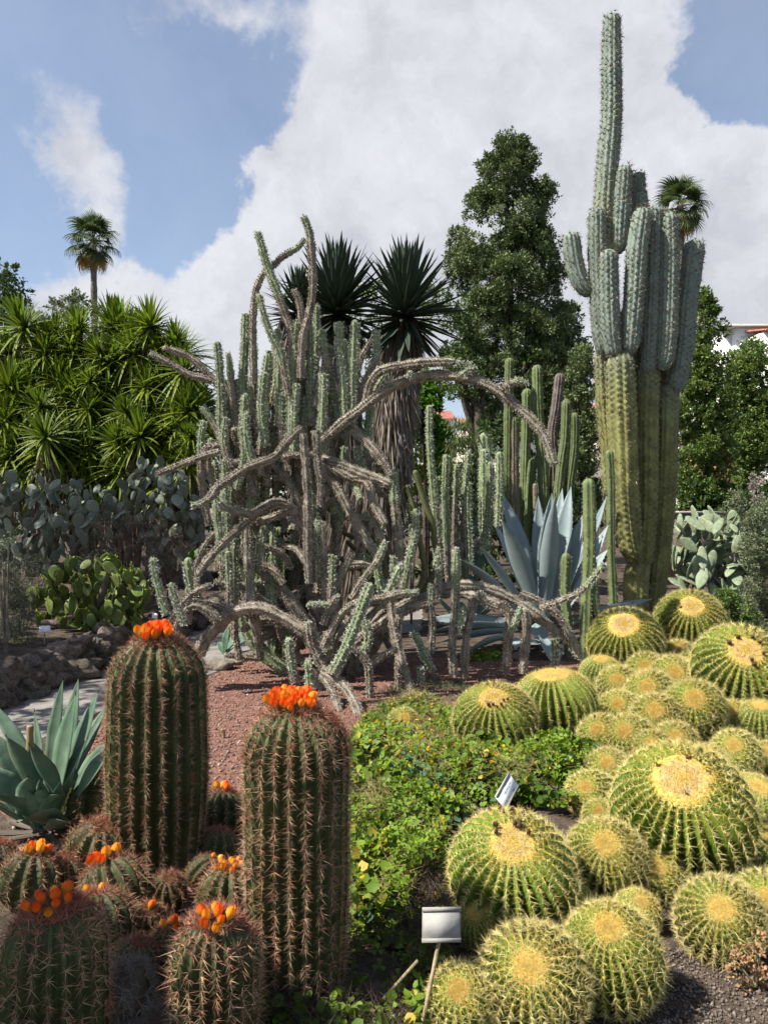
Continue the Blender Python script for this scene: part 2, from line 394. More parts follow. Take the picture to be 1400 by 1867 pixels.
M['tile']   = mat('roof_tile', (.36,.14,.08), (.52,.25,.15), 3, .85, .2, 20, orand=.3)
M['glass']  = mat('dark_glass', (.02,.025,.03), (.05,.06,.07), 2, .08, spec=.6)
M['shutter']= mat('grey_shutter', (.55,.55,.54), (.62,.62,.61), 4, .6)
M['coping'] = mat('concrete_coping', (.4,.38,.34), (.55,.52,.48), 6, .9, .3, 40)
M['bark']   = mat('bark', (.05,.037,.028), (.13,.10,.075), 9, .95, .9, 25)
M['barkg']  = mat('grey_bark', (.10,.085,.07), (.24,.20,.165), 9, .95, .9, 25)
def leafmat(k, a, b, tr=.3, isl=.3, **kw): M[k] = mat(k, a, b, .9, .55, island=isl, trans=tr, **kw)
leafmat('conifer_leaf', (.10,.15,.052), (.19,.235,.085), .15, .35)
leafmat('dark_leaf', (.04,.075,.02), (.09,.145,.036), .2, .35)
leafmat('bush_leaf', (.09,.155,.03), (.19,.27,.06), .25, .35)
leafmat('bright_leaf', (.07,.19,.012), (.12,.27,.02), .45, .25)
leafmat('greygreen_leaf', (.16,.20,.10), (.27,.30,.17), .2, .35)
leafmat('pale_leaf', (.32,.28,.24), (.45,.4,.35), .2, .3)
leafmat('weep_leaf', (.07,.10,.03), (.15,.19,.06), .25, .35)
leafmat('yellow_twig', (.19,.19,.03), (.30,.27,.05), .2, .35)
leafmat('dry_twig', (.07,.047,.033), (.14,.095,.068), .0, .4)
leafmat('grey_twig', (.12,.13,.085), (.22,.22,.15), .0, .35)
leafmat('yucca_leaf', (.08,.15,.012), (.23,.30,.02), .35, .35)
leafmat('dead_leaf', (.15,.12,.09), (.27,.225,.18), .1, .4)
leafmat('sword_leaf', (.04,.068,.042), (.075,.105,.07), .08, .25)
leafmat('palm_leaf', (.045,.085,.025), (.11,.15,.045), .25, .3)
leafmat('palm_dead', (.30,.17,.03), (.42,.24,.05), .2, .3)
leafmat('cover_leaf', (.10,.18,.02), (.24,.33,.03), .35, .4, c3=((.42,.37,.04),.13))
leafmat('clover_leaf', (.13,.24,.015), (.27,.38,.03), .4, .3)
leafmat('blue_leaf', (.07,.15,.075), (.12,.21,.10), .3, .3)
leafmat('straw', (.36,.27,.13), (.5,.39,.2), .1, .35)
M['yellow_petal'] = mat('yellow_petal', (.72,.40,.01), (.8,.50,.02), 5, .5, trans=.3, island=.15)
M['red_petal'] = mat('red_petal', (.62,.05,.03), (.7,.1,.04), 5, .6)
M['pad_grey'] = mat('pad_grey', (.17,.195,.14), (.25,.27,.20), 6, .6, .1, 30, orand=.22)
M['pad_green'] = mat('pad_green', (.11,.155,.03), (.18,.22,.05), 6, .55, .1, 30, orand=.25)
M['pad_pale'] = mat('pad_pale', (.19,.24,.14), (.28,.33,.21), 5, .6, .1, 30, orand=.2)
M['bud_green'] = mat('bud_green', (.26,.32,.03), (.36,.38,.05), 8, .6, orand=.2)
M['agave_blue'] = mat('agave_blue', (.20,.265,.27), (.31,.375,.375), 3, .6, .12, 14, orand=.2, lo=.3, hi=.7)
M['agave_green'] = mat('agave_green', (.075,.14,.092), (.165,.24,.16), 7, .5, .12, 30, orand=.15)
M['thorn'] = mat('thorn', (.05,.03,.02), (.1,.06,.04), 8, .6)
M['metal'] = mat('aluminium_frame', (.25,.245,.22), (.33,.32,.295), 12, .7, .1, 60)
M['card'] = mat('aged_card', (.29,.285,.265), (.42,.41,.385), 18, .9, .1, 30, lo=.3, hi=.7)
M['white_label'] = mat('white_label', (.72,.73,.76), (.78,.79,.82), 10, .45)
M['grime'] = mat('grime', (.2,.19,.17), (.33,.32,.29), 30, .7)
M['ink'] = mat('ink', (.03,.03,.035), (.05,.05,.055), 10, .6)
M['stake'] = mat('wooden_stake', (.27,.20,.12), (.42,.33,.21), 20, .8, .3, 60)

# ------------------------------------------------------------------ ground, bed, path
def sheet(name, poly, z, m, kind='structure'):
    me = bpy.data.meshes.new(name); me.from_pydata([(x,y,z) for x,y in poly],[],[list(range(len(poly)))]); me.materials.append(m)
    o = obj(name, me); tag(o, kind=kind); return o
sheet('ground', [(-900,-60),(900,-60),(900,1500),(-900,1500)], 0, M['soil'])
def wob_poly(pts, amp, per, seed, closed=True):
    rng=np.random.default_rng(seed); out=[]
    P_=list(pts)
    for a,b in zip(P_, P_[1:]+P_[:1]):
        a=np.array(a);b=np.array(b); n=max(1,int(np.linalg.norm(b-a)/per)); 
        for k in range(n): out.append(tuple(a+(b-a)*k/n+rng.normal(size=2)*amp*(k>0)))
    return out
NEAR_EDGE=[(-3.0,3.2),(-2.72,5.0),(-2.39,6.68),(-1.86,7.9),(-1.56,9.1),(-.72,10.06),(.5,10.9)]
FAR_EDGE=[(.7,13.4),(-1.0,13.0),(-2.6,12.1),(-3.0,8.8),(-3.34,6.7),(-3.9,3.2)]
sheet('path', wob_poly(NEAR_EDGE+FAR_EDGE,.02,.3,2), .004, M['path'])
RED=[(-2.3,4.6),(-2.33,6.6),(-1.80,7.8),(-1.50,9.0),(-.8,9.6),(.1,9.0),(1.2,8.75),(2.9,8.6),(2.8,7.9),(1.9,6.9),(.9,6.3),(.1,5.6),(-.3,4.4),(-.7,3.3),(-1.5,3.3)]
sheet('gravel_bed', wob_poly(RED,.05,.25,3), .008, M['red'])
rng=np.random.default_rng(11)
q=scatter_poly(RED,11000,rng); keep=rng.random(len(q))<np.clip(5.5/q[:,1],.25,1); q=q[keep]
ov=np.array([[1,0,0],[-1,0,0],[0,1,0],[0,-1,0],[0,0,1],[0,0,-1.]]); ot=np.array([[0,2,4],[2,1,4],[1,3,4],[3,0,4],[2,0,5],[1,2,5],[3,1,5],[0,3,5]])
sz=rng.uniform(.005,.013,(len(q),1,1))*rng.uniform(.6,1.4,(len(q),1,3))
R_=np.linalg.qr(rng.normal(size=(len(q),3,3)))[0]
V=np.einsum('nij,nkj->nki',R_,ov[None]*sz)*rng.uniform(.8,1.2,(len(q),6,1))+np.stack([q[:,0],q[:,1],np.full(len(q),.012)],1)[:,None,:]
T=(np.arange(len(q))[:,None,None]*6+ot[None]).reshape(-1,3)
o=obj('gravel', MB().add(V.reshape(-1,3),T=T).mesh('gravel',M['pebble'],False)); tag(o,'reddish brown gravel spread over the bed between path and barrel cacti','gravel',kind='stuff')

wall_y=[2,6.7,8.8,12.1,14,40]; wall_x=[-4.0,-3.42,-3.08,-2.68,-2.4,-2.1]
ys=np.concatenate([np.linspace(3,14,30),np.linspace(15,42,14)]); ds=np.array([0,.3,.8,1.5,2.5,4,7,12,25])
V=[];rng=np.random.default_rng(5)
for y in ys:
    for d in ds: V.append((np.interp(y,wall_y,wall_x)-d-.05, y, .27+.05*min(d,6)+rng.uniform(-.03,.03)+(0 if d>0 else -.08)))
nd=len(ds); Q=[(i*nd+j,i*nd+j+1,(i+1)*nd+j+1,(i+1)*nd+j) for i in range(len(ys)-1) for j in range(nd-1)]
o=obj('terrain_bed', merge(V,np.array(Q),None,'terrain_bed',M['soil'])); tag(o,kind='structure')

# rough stone retaining wall along the path, every stone a part
t=thing('stone_wall','low retaining wall of rough dark stones between the path and the raised planting bed','stone wall',(-3.2,8,0))
rocks=[MB().add(*(lambda r:(r[0],None,r[1]))(rock_geo(1,1,1,k,.5))).mesh('stone',M['rock'],False) for k in range(7)]
rng=np.random.default_rng(8)
y=4.0
while y<13.2:
    for c in range(3):
        o=obj('stone', rocks[rng.integers(7)], t)
        s=rng.uniform(.11,.19); o.scale=(s*.85,s*1.15,s*rng.uniform(.6,.85)); yy=y+rng.uniform(-.05,.05)
        o.location=(np.interp(yy,wall_y,wall_x)+.06-.07*c+rng.uniform(-.04,.04)+3.2, yy-8, .04+.095*c); o.rotation_euler=tuple(rng.uniform(-1,1,2))+(rng.uniform(0,6.3),)
    y+=rng.uniform(.15,.24)
# rocks edging the gravel bed
EDGE=[(403,1221,.115,'large flat brown boulder at the near corner of the gravel bed beside the path'),(428,1213,.07,'small pale stone next to the boulder at the gravel corner'),(441,1207,.06,'little grey stone third from the boulder along the gravel edge'),
      (455,1202,.075,'grey brown stone fourth from the boulder along the gravel edge'),(470,1197,.06,'small stone under the drooping cactus tip at the gravel edge'),(790,1240,.05,'small pinkish stone between the cactus legs on the gravel'),(945,1205,.09,'pinkish stone in the shade under the agave')]
for k,(px,py,s,lab) in enumerate(EDGE):
    v,tt=rock_geo(s*1.25,s*.9,s*.7,20+k,.25); p=G(px,py); 
    o=obj('rock', MB().add(v,T=tt).mesh('rock',M['rock']),None,(p[0],p[1],s*.35)); tag(o,lab,'rock')

# ------------------------------------------------------------------ buildings
def bx(name,x0,x1,y0,y1,z0,z1,m,parent): 
    V,Q=box(x0,x1,y0,y1,z0,z1); loc=np.array(parent.location)
    return obj(name, MB().add(rel(V,loc),Q).mesh(name,m,False), parent)
def tiled_roof(name,parent,x0,x1,y0,y1,z0,z1,m,n=26):
    """single pitch of barrel tiles rising from y0 (eave) to y1 (ridge): corrugated rows joined, one part"""
    mb=MB(); loc=np.array(parent.location); k=n*6; xs=np.linspace(x0,x1,k+1); rows=8
    for r in range(rows):
        a=r/rows; b=(r+1)/rows+.02
        za=z0+(z1-z0)*a+.05; zb=z0+(z1-z0)*b
        prof=np.abs(np.sin(np.linspace(0,n*np.pi,k+1)))*.09
        A=np.stack([xs,np.full(k+1,y0+(y1-y0)*a),za+prof],1); B=np.stack([xs,np.full(k+1,y0+(y1-y0)*b),zb+prof],1); C0=A-np.array([0,0,.12])
        i=np.arange(k); Q=np.stack([i,i+1,i+k+2,i+k+1],1); Q2=np.stack([i+2*k+2,i+2*k+3,i+1,i],1)
        mb.add(rel(np.vstack([A,B,C0]),loc),np.vstack([Q,Q2]))
    return obj(name, mb.mesh(name,m,False), parent)
# white apartment block far right
D=55.0; X=lambda px: (px-CX)/F*D; Z=lambda py: H-(py-CY)/F*D
b=thing('apartment_building','white apartment block with roller shutters rising behind the trees at far right','building',(X(1341),D,0))
bx('wall',X(1341),X(1640),D,D+14,0,Z(597),M['plaster'],b)
sw=bx('side_wall',X(1322),X(1341)-.01,D+.6,D+16,0,Z(600),M['plaster'],b)
r_=bx('roof',X(1322)-.25,X(1641),D-.35,D+16.2,Z(597)+.003,Z(592.5),M['coping'],b)
def window(px0,px1,py0,py1,shut,dep=0.0,label=None):
    y=D-dep
    f=bx('window',X(px0),X(px1),y-.06,y-.003,Z(py1),Z(py0),M['plaster'],b)
    for nm,(a0,a1,c0,c1),m in (('pane',(px0+1.2,px1-1.2,py0+1+shut*(py1-py0-2),py1-1),M['glass']),('shutter',(px0+1.2,px1-1.2,py0+1,py0+1+shut*(py1-py0-2)),M['shutter'])):
        if c1-c0<1: continue
        V,Q=box(X(a0),X(a1),y-.10-(.02 if nm=='shutter' else 0),y-.063,Z(c1)+.004,Z(c0)); obj(nm, MB().add(rel(V,np.array(b.location)),Q).mesh(nm,m,False), f)
window(1348,1382,611,634,.62); window(1348,1382,690,715,.4); window(1390,1420,625,660,.45); window(1352,1378,770,795,.5); window(1430,1462,612,640,.5); window(1386,1412,835,858,.5); window(1430,1462,690,718,.3)
ba=bx('balcony',X(1384),X(1430),D-1.4,D-.01,Z(888),Z(883),M['plaster'],b)
for k in range(18):
    px=1384.6+k*2.5; V,Q=box(X(px),X(px)+.035,D-1.38,D-1.33,Z(883)+.002,Z(862)); obj('baluster', MB().add(rel(V,np.array(b.location)),Q).mesh('baluster',M['plaster'],False), ba)
D=52.5
bx('wing',X(1392),X(1640),D,D+2.4,0,Z(604),M['plaster'],b)
tiled_roof('wing_roof',b,X(1388),X(1640),D-.5,D+3.2,Z(605),Z(586),M['tile'],40)
# tiled roofs seen between the trunks
D=50.0
b=thing('garden_house','low house with a faded terracotta tile roof glimpsed between the dark trunks','building',(X(920),D,0))
bx('wall',X(846),X(1010),D,D+7,0,Z(776),M['plaster2'],b); tiled_roof('roof',b,X(840),X(1016),D-.6,D+4,Z(777),Z(752),M['tile'],46)
bx('door',X(900),X(915),D-.08,D-.003,0,Z(860),M['bark'],b)
D=58.0
b=thing('white_house','white house with a pinkish red tile roof seen behind the bright green foliage','building',(X(780),D,0))
bx('wall',X(742),X(826),D,D+7,0,Z(764),M['plaster'],b); tiled_roof('roof',b,X(738),X(830),D-.6,D+4,Z(766),Z(738),mat('red_tile',(.36,.13,.11),(.46,.2,.16),3,.85),46)
bx('window',X(775),X(790),D-.08,D-.003,Z(830),Z(800),M['glass'],b)
D=45.0
b=thing('orange_house','house wall painted orange with a white corner, glimpsed under the trees at right','building',(X(1260),D,0))
bx('wall',X(1246),X(1345),D,D+6,0,Z(800),M['orange'],b); bx('corner_post',X(1244),X(1246)-.01,D-.02,D+6,0,Z(800),M['plaster'],b); bx('roof',X(1236),X(1350),D-.4,D+6.3,Z(800)+.003,Z(794),M['tile'],b)
D=50.5
b=thing('side_house','small house with a terracotta roof patch showing left of the giant cactus','building',(X(1075),D,0))
bx('wall',X(1040),X(1120),D,D+5,0,Z(745),M['plaster2'],b); tiled_roof('roof',b,X(1036),X(1124),D-.5,D+3,Z(746),Z(728),M['tile'],26)
# low garden wall with coping, red flower row behind it
D=20.0
b=thing('garden_wall','low dark garden wall with a pale coping behind the pale prickly pear','wall',(X(1265),D,0))
bx('wall',X(1180),X(1330),D,D+.25,0,1.66,M['rock'],b); bx('coping',X(1178),X(1332),D-.04,D+.29,1.663,1.72,M['coping'],b)
rng=np.random.default_rng(3)
n=420; O=np.stack([rng.uniform(X(1215),X(1253),n),rng.uniform(21,21.8,n),rng.uniform(1.55,2.0,n)],1)
t=thing('flower_hedge','row of bright red flowers behind the low wall at the giant cactus','flowers',(X(1235),21.4,0))
V,T=leaves(O,rng.normal(size=(n,3)),.09,.8,4); obj('bloom', MB().add(rel(V,t.location),T=T).mesh('bloom',M['red_petal']), t)
O=np.stack([rng.uniform(X(1210),X(1258),900),rng.uniform(21,21.9,900),rng.uniform(.1,1.75,900)],1)
V,T=leaves(O,rng.normal(size=(900,3)),.14,.6,5); obj('foliage', MB().add(rel(V,t.location),T=T).mesh('foliage',M['dark_leaf']), t)

# ------------------------------------------------------------------ trees and shrubs
def rows_fill(rows, D, n, rpx, seed, deep=.8, thick=None):
    rng=np.random.default_rng(seed); rows=np.array(rows,float); C=[];R=[]
    ws=rows[:,2]-rows[:,1]; yy=np.linspace(rows[0,0],rows[-1,0],200); w=np.interp(yy,rows[:,0],ws); cdf=np.cumsum(w); cdf/=cdf[-1]
    for i in range(n):
        y=np.interp(rng.random(),cdf,yy); xl=np.interp(y,rows[:,0],rows[:,1]); xr=np.interp(y,rows[:,0],rows[:,2]); r=rng.uniform(*rpx)
        lo,hi=xl+r*.8,xr-r*.8
        x=rng.uniform(lo,hi) if hi>lo else (xl+xr)/2
        hw=max((xr-xl)/2,1); k=np.sqrt(max(0,1-((x-(xl+xr)/2)/hw)**2)); th=(thick if thick else hw*D/F)*deep
        d=D+rng.uniform(-1,1)*k*th
        C.append(P(x,y,d)); R.append(r*D/F)
    return C,R
def limb(pts, r0, r1, nm, m, parent, seed=0, loc=(0,0,0)):
    V,Q,s,_=sweep([np.asarray(p)-np.asarray(loc) for p in pts], np.linspace(r0,r1,len(pts)), 0, 0, .25, spr=8, tip=.5, wob=.12, seed=seed)
    return obj(nm, MB().add(V,Q).mesh(nm,m), parent)
def tree(name,label,cat,D,trunk_px,r0,rows,n,rpx,tufts,per,leaf,asp,leafm,barkm,seed,flat=1.0,limbs=5,group=None,deep=.8,jit=.8,thick=None,holes=(),tuft_r=.3):
    bp=P(trunk_px[0][0],CY,D); loc=(bp[0],D,0); t=thing(name,label,cat,loc,group)
    C,R=rows_fill(rows,D,n,rpx,seed,deep,thick)
    if holes:
        keep=[i for i,c in enumerate(C) if not any(abs((c[0]/c[1]*F+CX)-hx)<hr and abs((CY-(c[2]-H)/c[1]*F)-hy)<hr for hx,hy,hr in holes)]
        C=[C[i] for i in keep];R=[R[i] for i in keep]
    pts=[(bp[0],D,-.05)]+[P(x,y,D) for x,y in trunk_px]
    limb(pts,r0,r0*.25,'trunk',barkm,t,seed,loc)
    rng=np.random.default_rng(seed+5)
    for k in range(limbs):
        c=C[rng.integers(len(C))]; zz=c[2]*rng.uniform(.55,.8); xs=np.interp(zz,[p[2] for p in pts],[p[0] for p in pts]); a=np.array([xs,D,zz])
        limb([a,(a*.5+c*.5)+np.array([0,0,-.05*np.linalg.norm(c-a)]),c],r0*.35,r0*.08,'limb',barkm,t,seed+k,loc)
    V,T=tufted(C,R,tufts,per,leaf,asp,seed,flat,jitter=jit,tuft_r=tuft_r); obj('crown', MB().add(rel(V,loc),T=T).mesh('crown',leafm,False), t)
    return t
tree('conifer_tree','tall dark ragged conifer standing behind the columnar cacti','tree',26,[(927,760),(930,600),(926,450),(922,330)],.28,
     [(240,915,960),(260,895,965),(300,872,985),(345,872,1012),(370,838,1015),(410,836,1008),(440,812,1020),(480,806,1030),(520,815,1035),(560,835,1040),(600,830,1060),(650,828,1075),(700,845,1075),(740,850,1065),(790,880,1060)],
     430,(13,22),18,20,.105,.45,M['conifer_leaf'],M['bark'],21,limbs=9,holes=((898,440,8),(958,415,8),(945,600,9),(905,690,10),(860,700,10)),tuft_r=.36)
tree('oak_tree','dark leaning tree with a forked black trunk in front of the tiled roof','tree',24,[(872,790),(868,740),(835,690),(815,640)],.33,
     [(560,800,850),(620,800,880),(680,800,900),(730,835,905),(760,860,900)],32,(14,24),14,16,.10,.5,M['dark_leaf'],M['bark'],22,limbs=4)
tree('oak_tree','second dark trunk forking right behind the tall ribbed columns','tree',24.6,[(868,800),(905,755),(935,715),(960,660)],.26,
     [(640,930,1000),(700,930,1010),(740,950,1010)],14,(14,22),9,14,.13,.5,M['dark_leaf'],M['bark'],23,limbs=2)
tree('leafy_tree','round dark green tree half hidden behind the right side of the tall conifer','tree',29,[(1040,800),(1040,650)],.25,
     [(560,1000,1058),(600,975,1082),(680,960,1088),(760,975,1085)],44,(16,26),16,18,.12,.55,M['dark_leaf'],M['bark'],24,limbs=3)
tree('young_conifer','young conifer with loose sprays just left of the giant cactus','tree',18,[(1055,900),(1055,700)],.12,
     [(640,1035,1080),(700,1010,1092),(780,1030,1100),(850,1040,1105),(930,1030,1110)],60,(13,23),16,18,.08,.45,M['conifer_leaf'],M['bark'],25,limbs=3)
tree('broadleaf_tree','loose broadleaf tree showing between and behind the big dark rosettes','tree',21,[(700,800),(690,600)],.2,
     [(468,640,688),(490,610,700),(500,560,830),(560,500,840),(640,480,850),(720,520,850)],70,(14,25),14,16,.09,.5,M['bush_leaf'],M['bark'],26,limbs=4)
tree('bright_sapling','sapling with vivid green leaves beside the shaggy trunk under the arching stem','tree',13,[(775,900),(772,760),(770,715)],.05,
     [(696,755,795),(715,742,815),(748,745,818),(770,740,800)],19,(12,20),8,16,.10,.55,M['bright_leaf'],M['bark'],27,limbs=4,flat=.7)
tree('bright_shrub','vivid green shrub to the right of the shaggy trunk behind the thin pale column','shrub',13.4,[(780,930),(782,820)],.05,
     [(768,735,800),(790,730,830),(820,732,835),(850,728,830),(900,730,835)],26,(13,22),8,16,.10,.55,M['bright_leaf'],M['bark'],28,limbs=4,flat=.7)
tree('bush_tree','tall leafy green bush tree in front of the white apartment block','tree',22,[(1285,900),(1285,700)],.2,
     [(545,1265,1300),(565,1255,1318),(600,1235,1325),(650,1222,1330),(720,1215,1345),(800,1212,1345),(880,1212,1345),(925,1215,1345)],150,(14,24),18,20,.085,.6,M['bush_leaf'],M['bark'],29,limbs=5)
tree('bush_tree','broad olive green bush tree at the right edge below the white apartment block','tree',24.5,[(1365,900),(1365,750)],.2,
     [(632,1340,1395),(660,1322,1400),(720,1312,1425),(790,1320,1440),(860,1330,1430),(915,1320,1400)],170,(15,25),18,20,.085,.6,M['bush_leaf'],M['bark'],30,limbs=5,holes=((1395,870,20),))
tree('far_tree','dark airy tree at the left edge behind the yuccas','tree',30,[(-5,700),(5,560)],.22,
     [(490,-20,30),(515,-30,55),(550,-40,66),(600,-60,70)],26,(12,24),9,12,.18,.45,M['dark_leaf'],M['bark'],31,limbs=5)
tree('grey_shrub_tree','grey green bushy crown behind the yuccas at the foot of the palm','tree',24,[(130,700),(130,600)],.15,
     [(535,115,145),(555,90,180),(575,60,225),(620,40,240)],36,(14,24),10,14,.11,.5,M['greygreen_leaf'],M['bark'],32,limbs=3)
tree('dark_shrub','dark hedge shrub behind the tangled cactus on its left side','shrub',15.5,[(440,1000),(440,850)],.08,
     [(770,372,420),(800,370,520),(850,365,560),(950,360,560),(1080,360,560)],50,(20,34),9,14,.12,.5,M['dark_leaf'],M['bark'],33,limbs=3)
tree('dark_shrub','dark hedge shrub filling the gap behind the middle of the tangled cactus','shrub',15.8,[(610,1000),(610,850)],.08,
     [(790,500,700),(850,520,720),(950,520,760),(1080,520,760)],46,(20,34),9,14,.12,.5,M['dark_leaf'],M['bark'],34,limbs=3)
tree('dark_shrub','dark hedge shrub behind the ribbed columns and blue agave','shrub',17,[(960,1000),(960,880)],.08,
     [(775,760,1000),(800,740,1060),(880,740,1110),(980,740,1120),(1080,760,1120)],95,(20,34),9,14,.13,.5,M['dark_leaf'],M['bark'],35,limbs=3)
tree('dark_shrub','dark hedge shrub in the shade right of the giant cactus','shrub',21.5,[(1300,960),(1300,905)],.08,
     [(880,1260,1400),(905,1225,1420),(960,1225,1420)],34,(14,24),9,14,.13,.5,M['dark_leaf'],M['bark'],36,limbs=3)
tree('dark_shrub','dark evergreen mass filling the inside of the yucca clump','shrub',15.7,[(150,900),(150,760)],.08,
     [(640,-20,300),(680,-60,350),(760,-80,370),(880,-80,380),(960,-80,380)],80,(24,40),12,16,.13,.5,M['dark_leaf'],M['bark'],43,limbs=3,thick=.6)
tree('far_tree','distant dark wooded crown behind the yuccas and prickly pears','tree',34,[(260,800),(260,700)],.25,
     [(640,200,330),(700,60,400),(800,-60,480),(900,-60,520),(980,-60,520)],46,(26,44),10,14,.3,.5,M['dark_leaf'],M['bark'],37,limbs=3)
# low shrubs on the right
tree('silver_shrub','silvery fine leaved shrub at the right edge above the golden barrels','shrub',10.6,[(1385,1100),(1388,1000)],.03,
     [(925,1370,1420),(960,1350,1440),(1010,1345,1450),(1080,1352,1450),(1150,1350,1450)],80,(13,24),18,22,.03,.5,M['greygreen_leaf'],M['barkg'],38,limbs=6)
tree('green_shrub','low green shrub between the pale prickly pear and the rear golden barrels','shrub',10.0,[(1330,1140),(1330,1110)],.02,
     [(1085,1295,1350),(1110,1290,1375),(1150,1310,1400)],34,(10,18),14,18,.035,.5,M['bush_leaf'],M['barkg'],39,limbs=3)
tree('pale_shrub','pale pinkish bare looking shrub against the dark hedge at right','shrub',18,[(1385,930),(1380,890)],.03,
     [(862,1360,1378),(880,1362,1392),(915,1375,1400),(940,1370,1400)],14,(7,13),8,12,.055,.5,M['pale_leaf'],M['barkg'],40,limbs=3)
tree('green_shrub','pale green rounded shrub just behind the pale prickly pear','shrub',15,[(1340,960),(1340,930)],.03,
     [(902,1325,1355),(920,1310,1368),(955,1310,1375)],20,(10,17),9,14,.05,.4,M['greygreen_leaf'],M['barkg'],41,limbs=3)
# weeping shrub
t=thing('weeping_shrub','shaggy shrub with hanging dull green sprays behind the thin pale columns','shrub',(P(855,CY,12.6)[0],12.6,0))
rng=np.random.default_rng(42); C,R=rows_fill([(758,830,850),(775,815,870),(800,810,900),(860,800,915),(930,800,915),(1000,800,915)],12.6,70,(8,14),42,.8)
O=np.vstack([c+rng.normal(size=(45,3))*r*.7 for c,r in zip(C,R)]); Dd=nrm(rng.normal(size=O.shape)*.28+np.array([0,0,-1.0]))
V,T=leaves(O,Dd,.13,.13,43); obj('foliage', MB().add(rel(V,t.location),T=T).mesh('foliage',M['weep_leaf'],False),t)
limb([(t.location[0],12.6,0),P(855,800,12.6)],.05,.02,'stem',M['bark'],t,1,t.location)
def twigs(name,label,D,rows,n,rpx,per,ln,w,m,seed,up=.6,cat='shrub',leafm=None,leaf=.02,z0=0.0):
    cx=np.mean([(r[1]+r[2])/2 for r in rows]); t=thing(name,label,cat,(P(cx,CY,D)[0],D,z0))
    rng=np.random.default_rng(seed); C,R=rows_fill(rows,D,n,rpx,seed,.7)
    O=np.vstack([c+rng.normal(size=(per,3))*r*.6 for c,r in zip(C,R)])
    V,T,_=spines(O,nrm(np.broadcast_to([0,0,1.],O.shape)+rng.normal(size=O.shape)*.4),2,ln,w,1/up,seed)
    tw=obj('twigs', MB().add(rel(V,t.location),T=T).mesh('twigs',m,False),t); tw['kind']='stuff'
    for k in range(4):
        c=C[rng.integers(len(C))]; limb([np.array(t.location),(np.array(t.location)*.5+c*.5),c],.015,.004,'stem',M['barkg'],t,k,t.location)
    if leafm:
        V,T=leaves(np.repeat(O,2,0)+rng.normal(size=(len(O)*2,3))*.03,rng.normal(size=(len(O)*2,3)),leaf,.5,seed); obj('foliage', MB().add(rel(V,t.location),T=T).mesh('foliage',leafm,False),t)
    return t
twigs('wiry_shrub','thin wiry yellowish shrub between the shaggy trunk and the thin pale column',11.6,[(800,735,755),(830,728,775),(880,725,780),(940,728,770)],46,(8,14),22,.16,.0022,M['yellow_twig'],50,leafm=M['yellow_twig'],leaf=.018)
twigs('dry_brush','mass of dry brown twigs in shade below the grey prickly pears',9.9,[(950,170,300),(975,150,345),(1010,140,360),(1050,150,330),(1090,230,300)],80,(12,22),26,.14,.002,M['dry_twig'],51,z0=.35)
twigs('sparse_shrub','sparse grey twiggy shrub at the left edge above the stone wall',8.2,[(1050,0,35),(1080,-10,62),(1130,-10,66),(1190,-10,60),(1230,-10,50)],62,(9,16),24,.10,.0018,M['grey_twig'],52,leafm=M['greygreen_leaf'],leaf=.022,z0=.3)
twigs('leafy_sprig','small pale leafy sprig reaching in at the left edge before the prickly pears',7.2,[(975,15,30),(988,0,28),(1002,-20,20)],10,(4,7),8,.05,.0015,M['grey_twig'],53,leafm=M['greygreen_leaf'],leaf=.03,z0=.3)
twigs('sparse_shrub','dull green spiky shrub rising behind the yellow green prickly pear',9.7,[(1015,15,80),(1040,0,110),(1080,0,110),(1120,0,90)],34,(9,16),20,.12,.002,M['grey_twig'],54,leafm=M['greygreen_leaf'],leaf=.02,z0=.35)
t=thing('fig_plant','small plant with a few vivid green lobed leaves left of the tangled cactus','plant',tuple(P(353,1060,8.6)))
rng=np.random.default_rng(9)
for k in range(7):
    b_=P(353+rng.uniform(-3,3),1020,8.6); tip=P(353+rng.uniform(-22,22),1003+rng.uniform(-10,12),8.6+rng.uniform(-.1,.1))
    V,Q,_=blade(rel(b_,t.location),rel(tip,t.location),.07,.15,(0,-.4,1),.1,.01,7); obj('leaf', MB().add(V,Q).mesh('leaf',M['bright_leaf']),t)
limb([np.array(t.location),P(353,1020,8.6)],.012,.006,'stem',M['barkg'],t,2,t.location)

# ------------------------------------------------------------------ palms
def fan_frond(seed):
    rng=np.random.default_rng(seed); mb=MB()
    V,Q,_,_=sweep([(0,0,0),(.35,0,.08),(.7,0,.06)],np.array([.03,.02,.015]),0,0,.2,spr=5,tip=0); mb.add(V,Q)
    for a in np.linspace(-1.9,1.9,34):
        L=rng.uniform(.75,.95)*(1-.12*abs(a)); d=np.array([np.cos(a),np.sin(a),0]); s=np.array([-np.sin(a),np.cos(a),0])*.03; o=np.array([.7,0,.06])
        p=[o,o+d*L*.5+np.array([0,0,-.02]),o+d*L*.8+np.array([0,0,-.16]),o+d*L*.95+np.array([0,0,-.42])]; w=[.35,1,.6,.08]
        V=np.vstack([[q-s*k,q+s*k+np.array([0,0,.015])] for q,k in zip(p,w)]); Q=[[0,1,3,2],[2,3,5,4],[4,5,7,6]]; mb.add(V,Q)
    return mb
FR=[fan_frond(k).mesh('frond',M['palm_leaf'],False) for k in range(3)]; FRD=fan_frond(7).mesh('frond',M['palm_dead'],False)
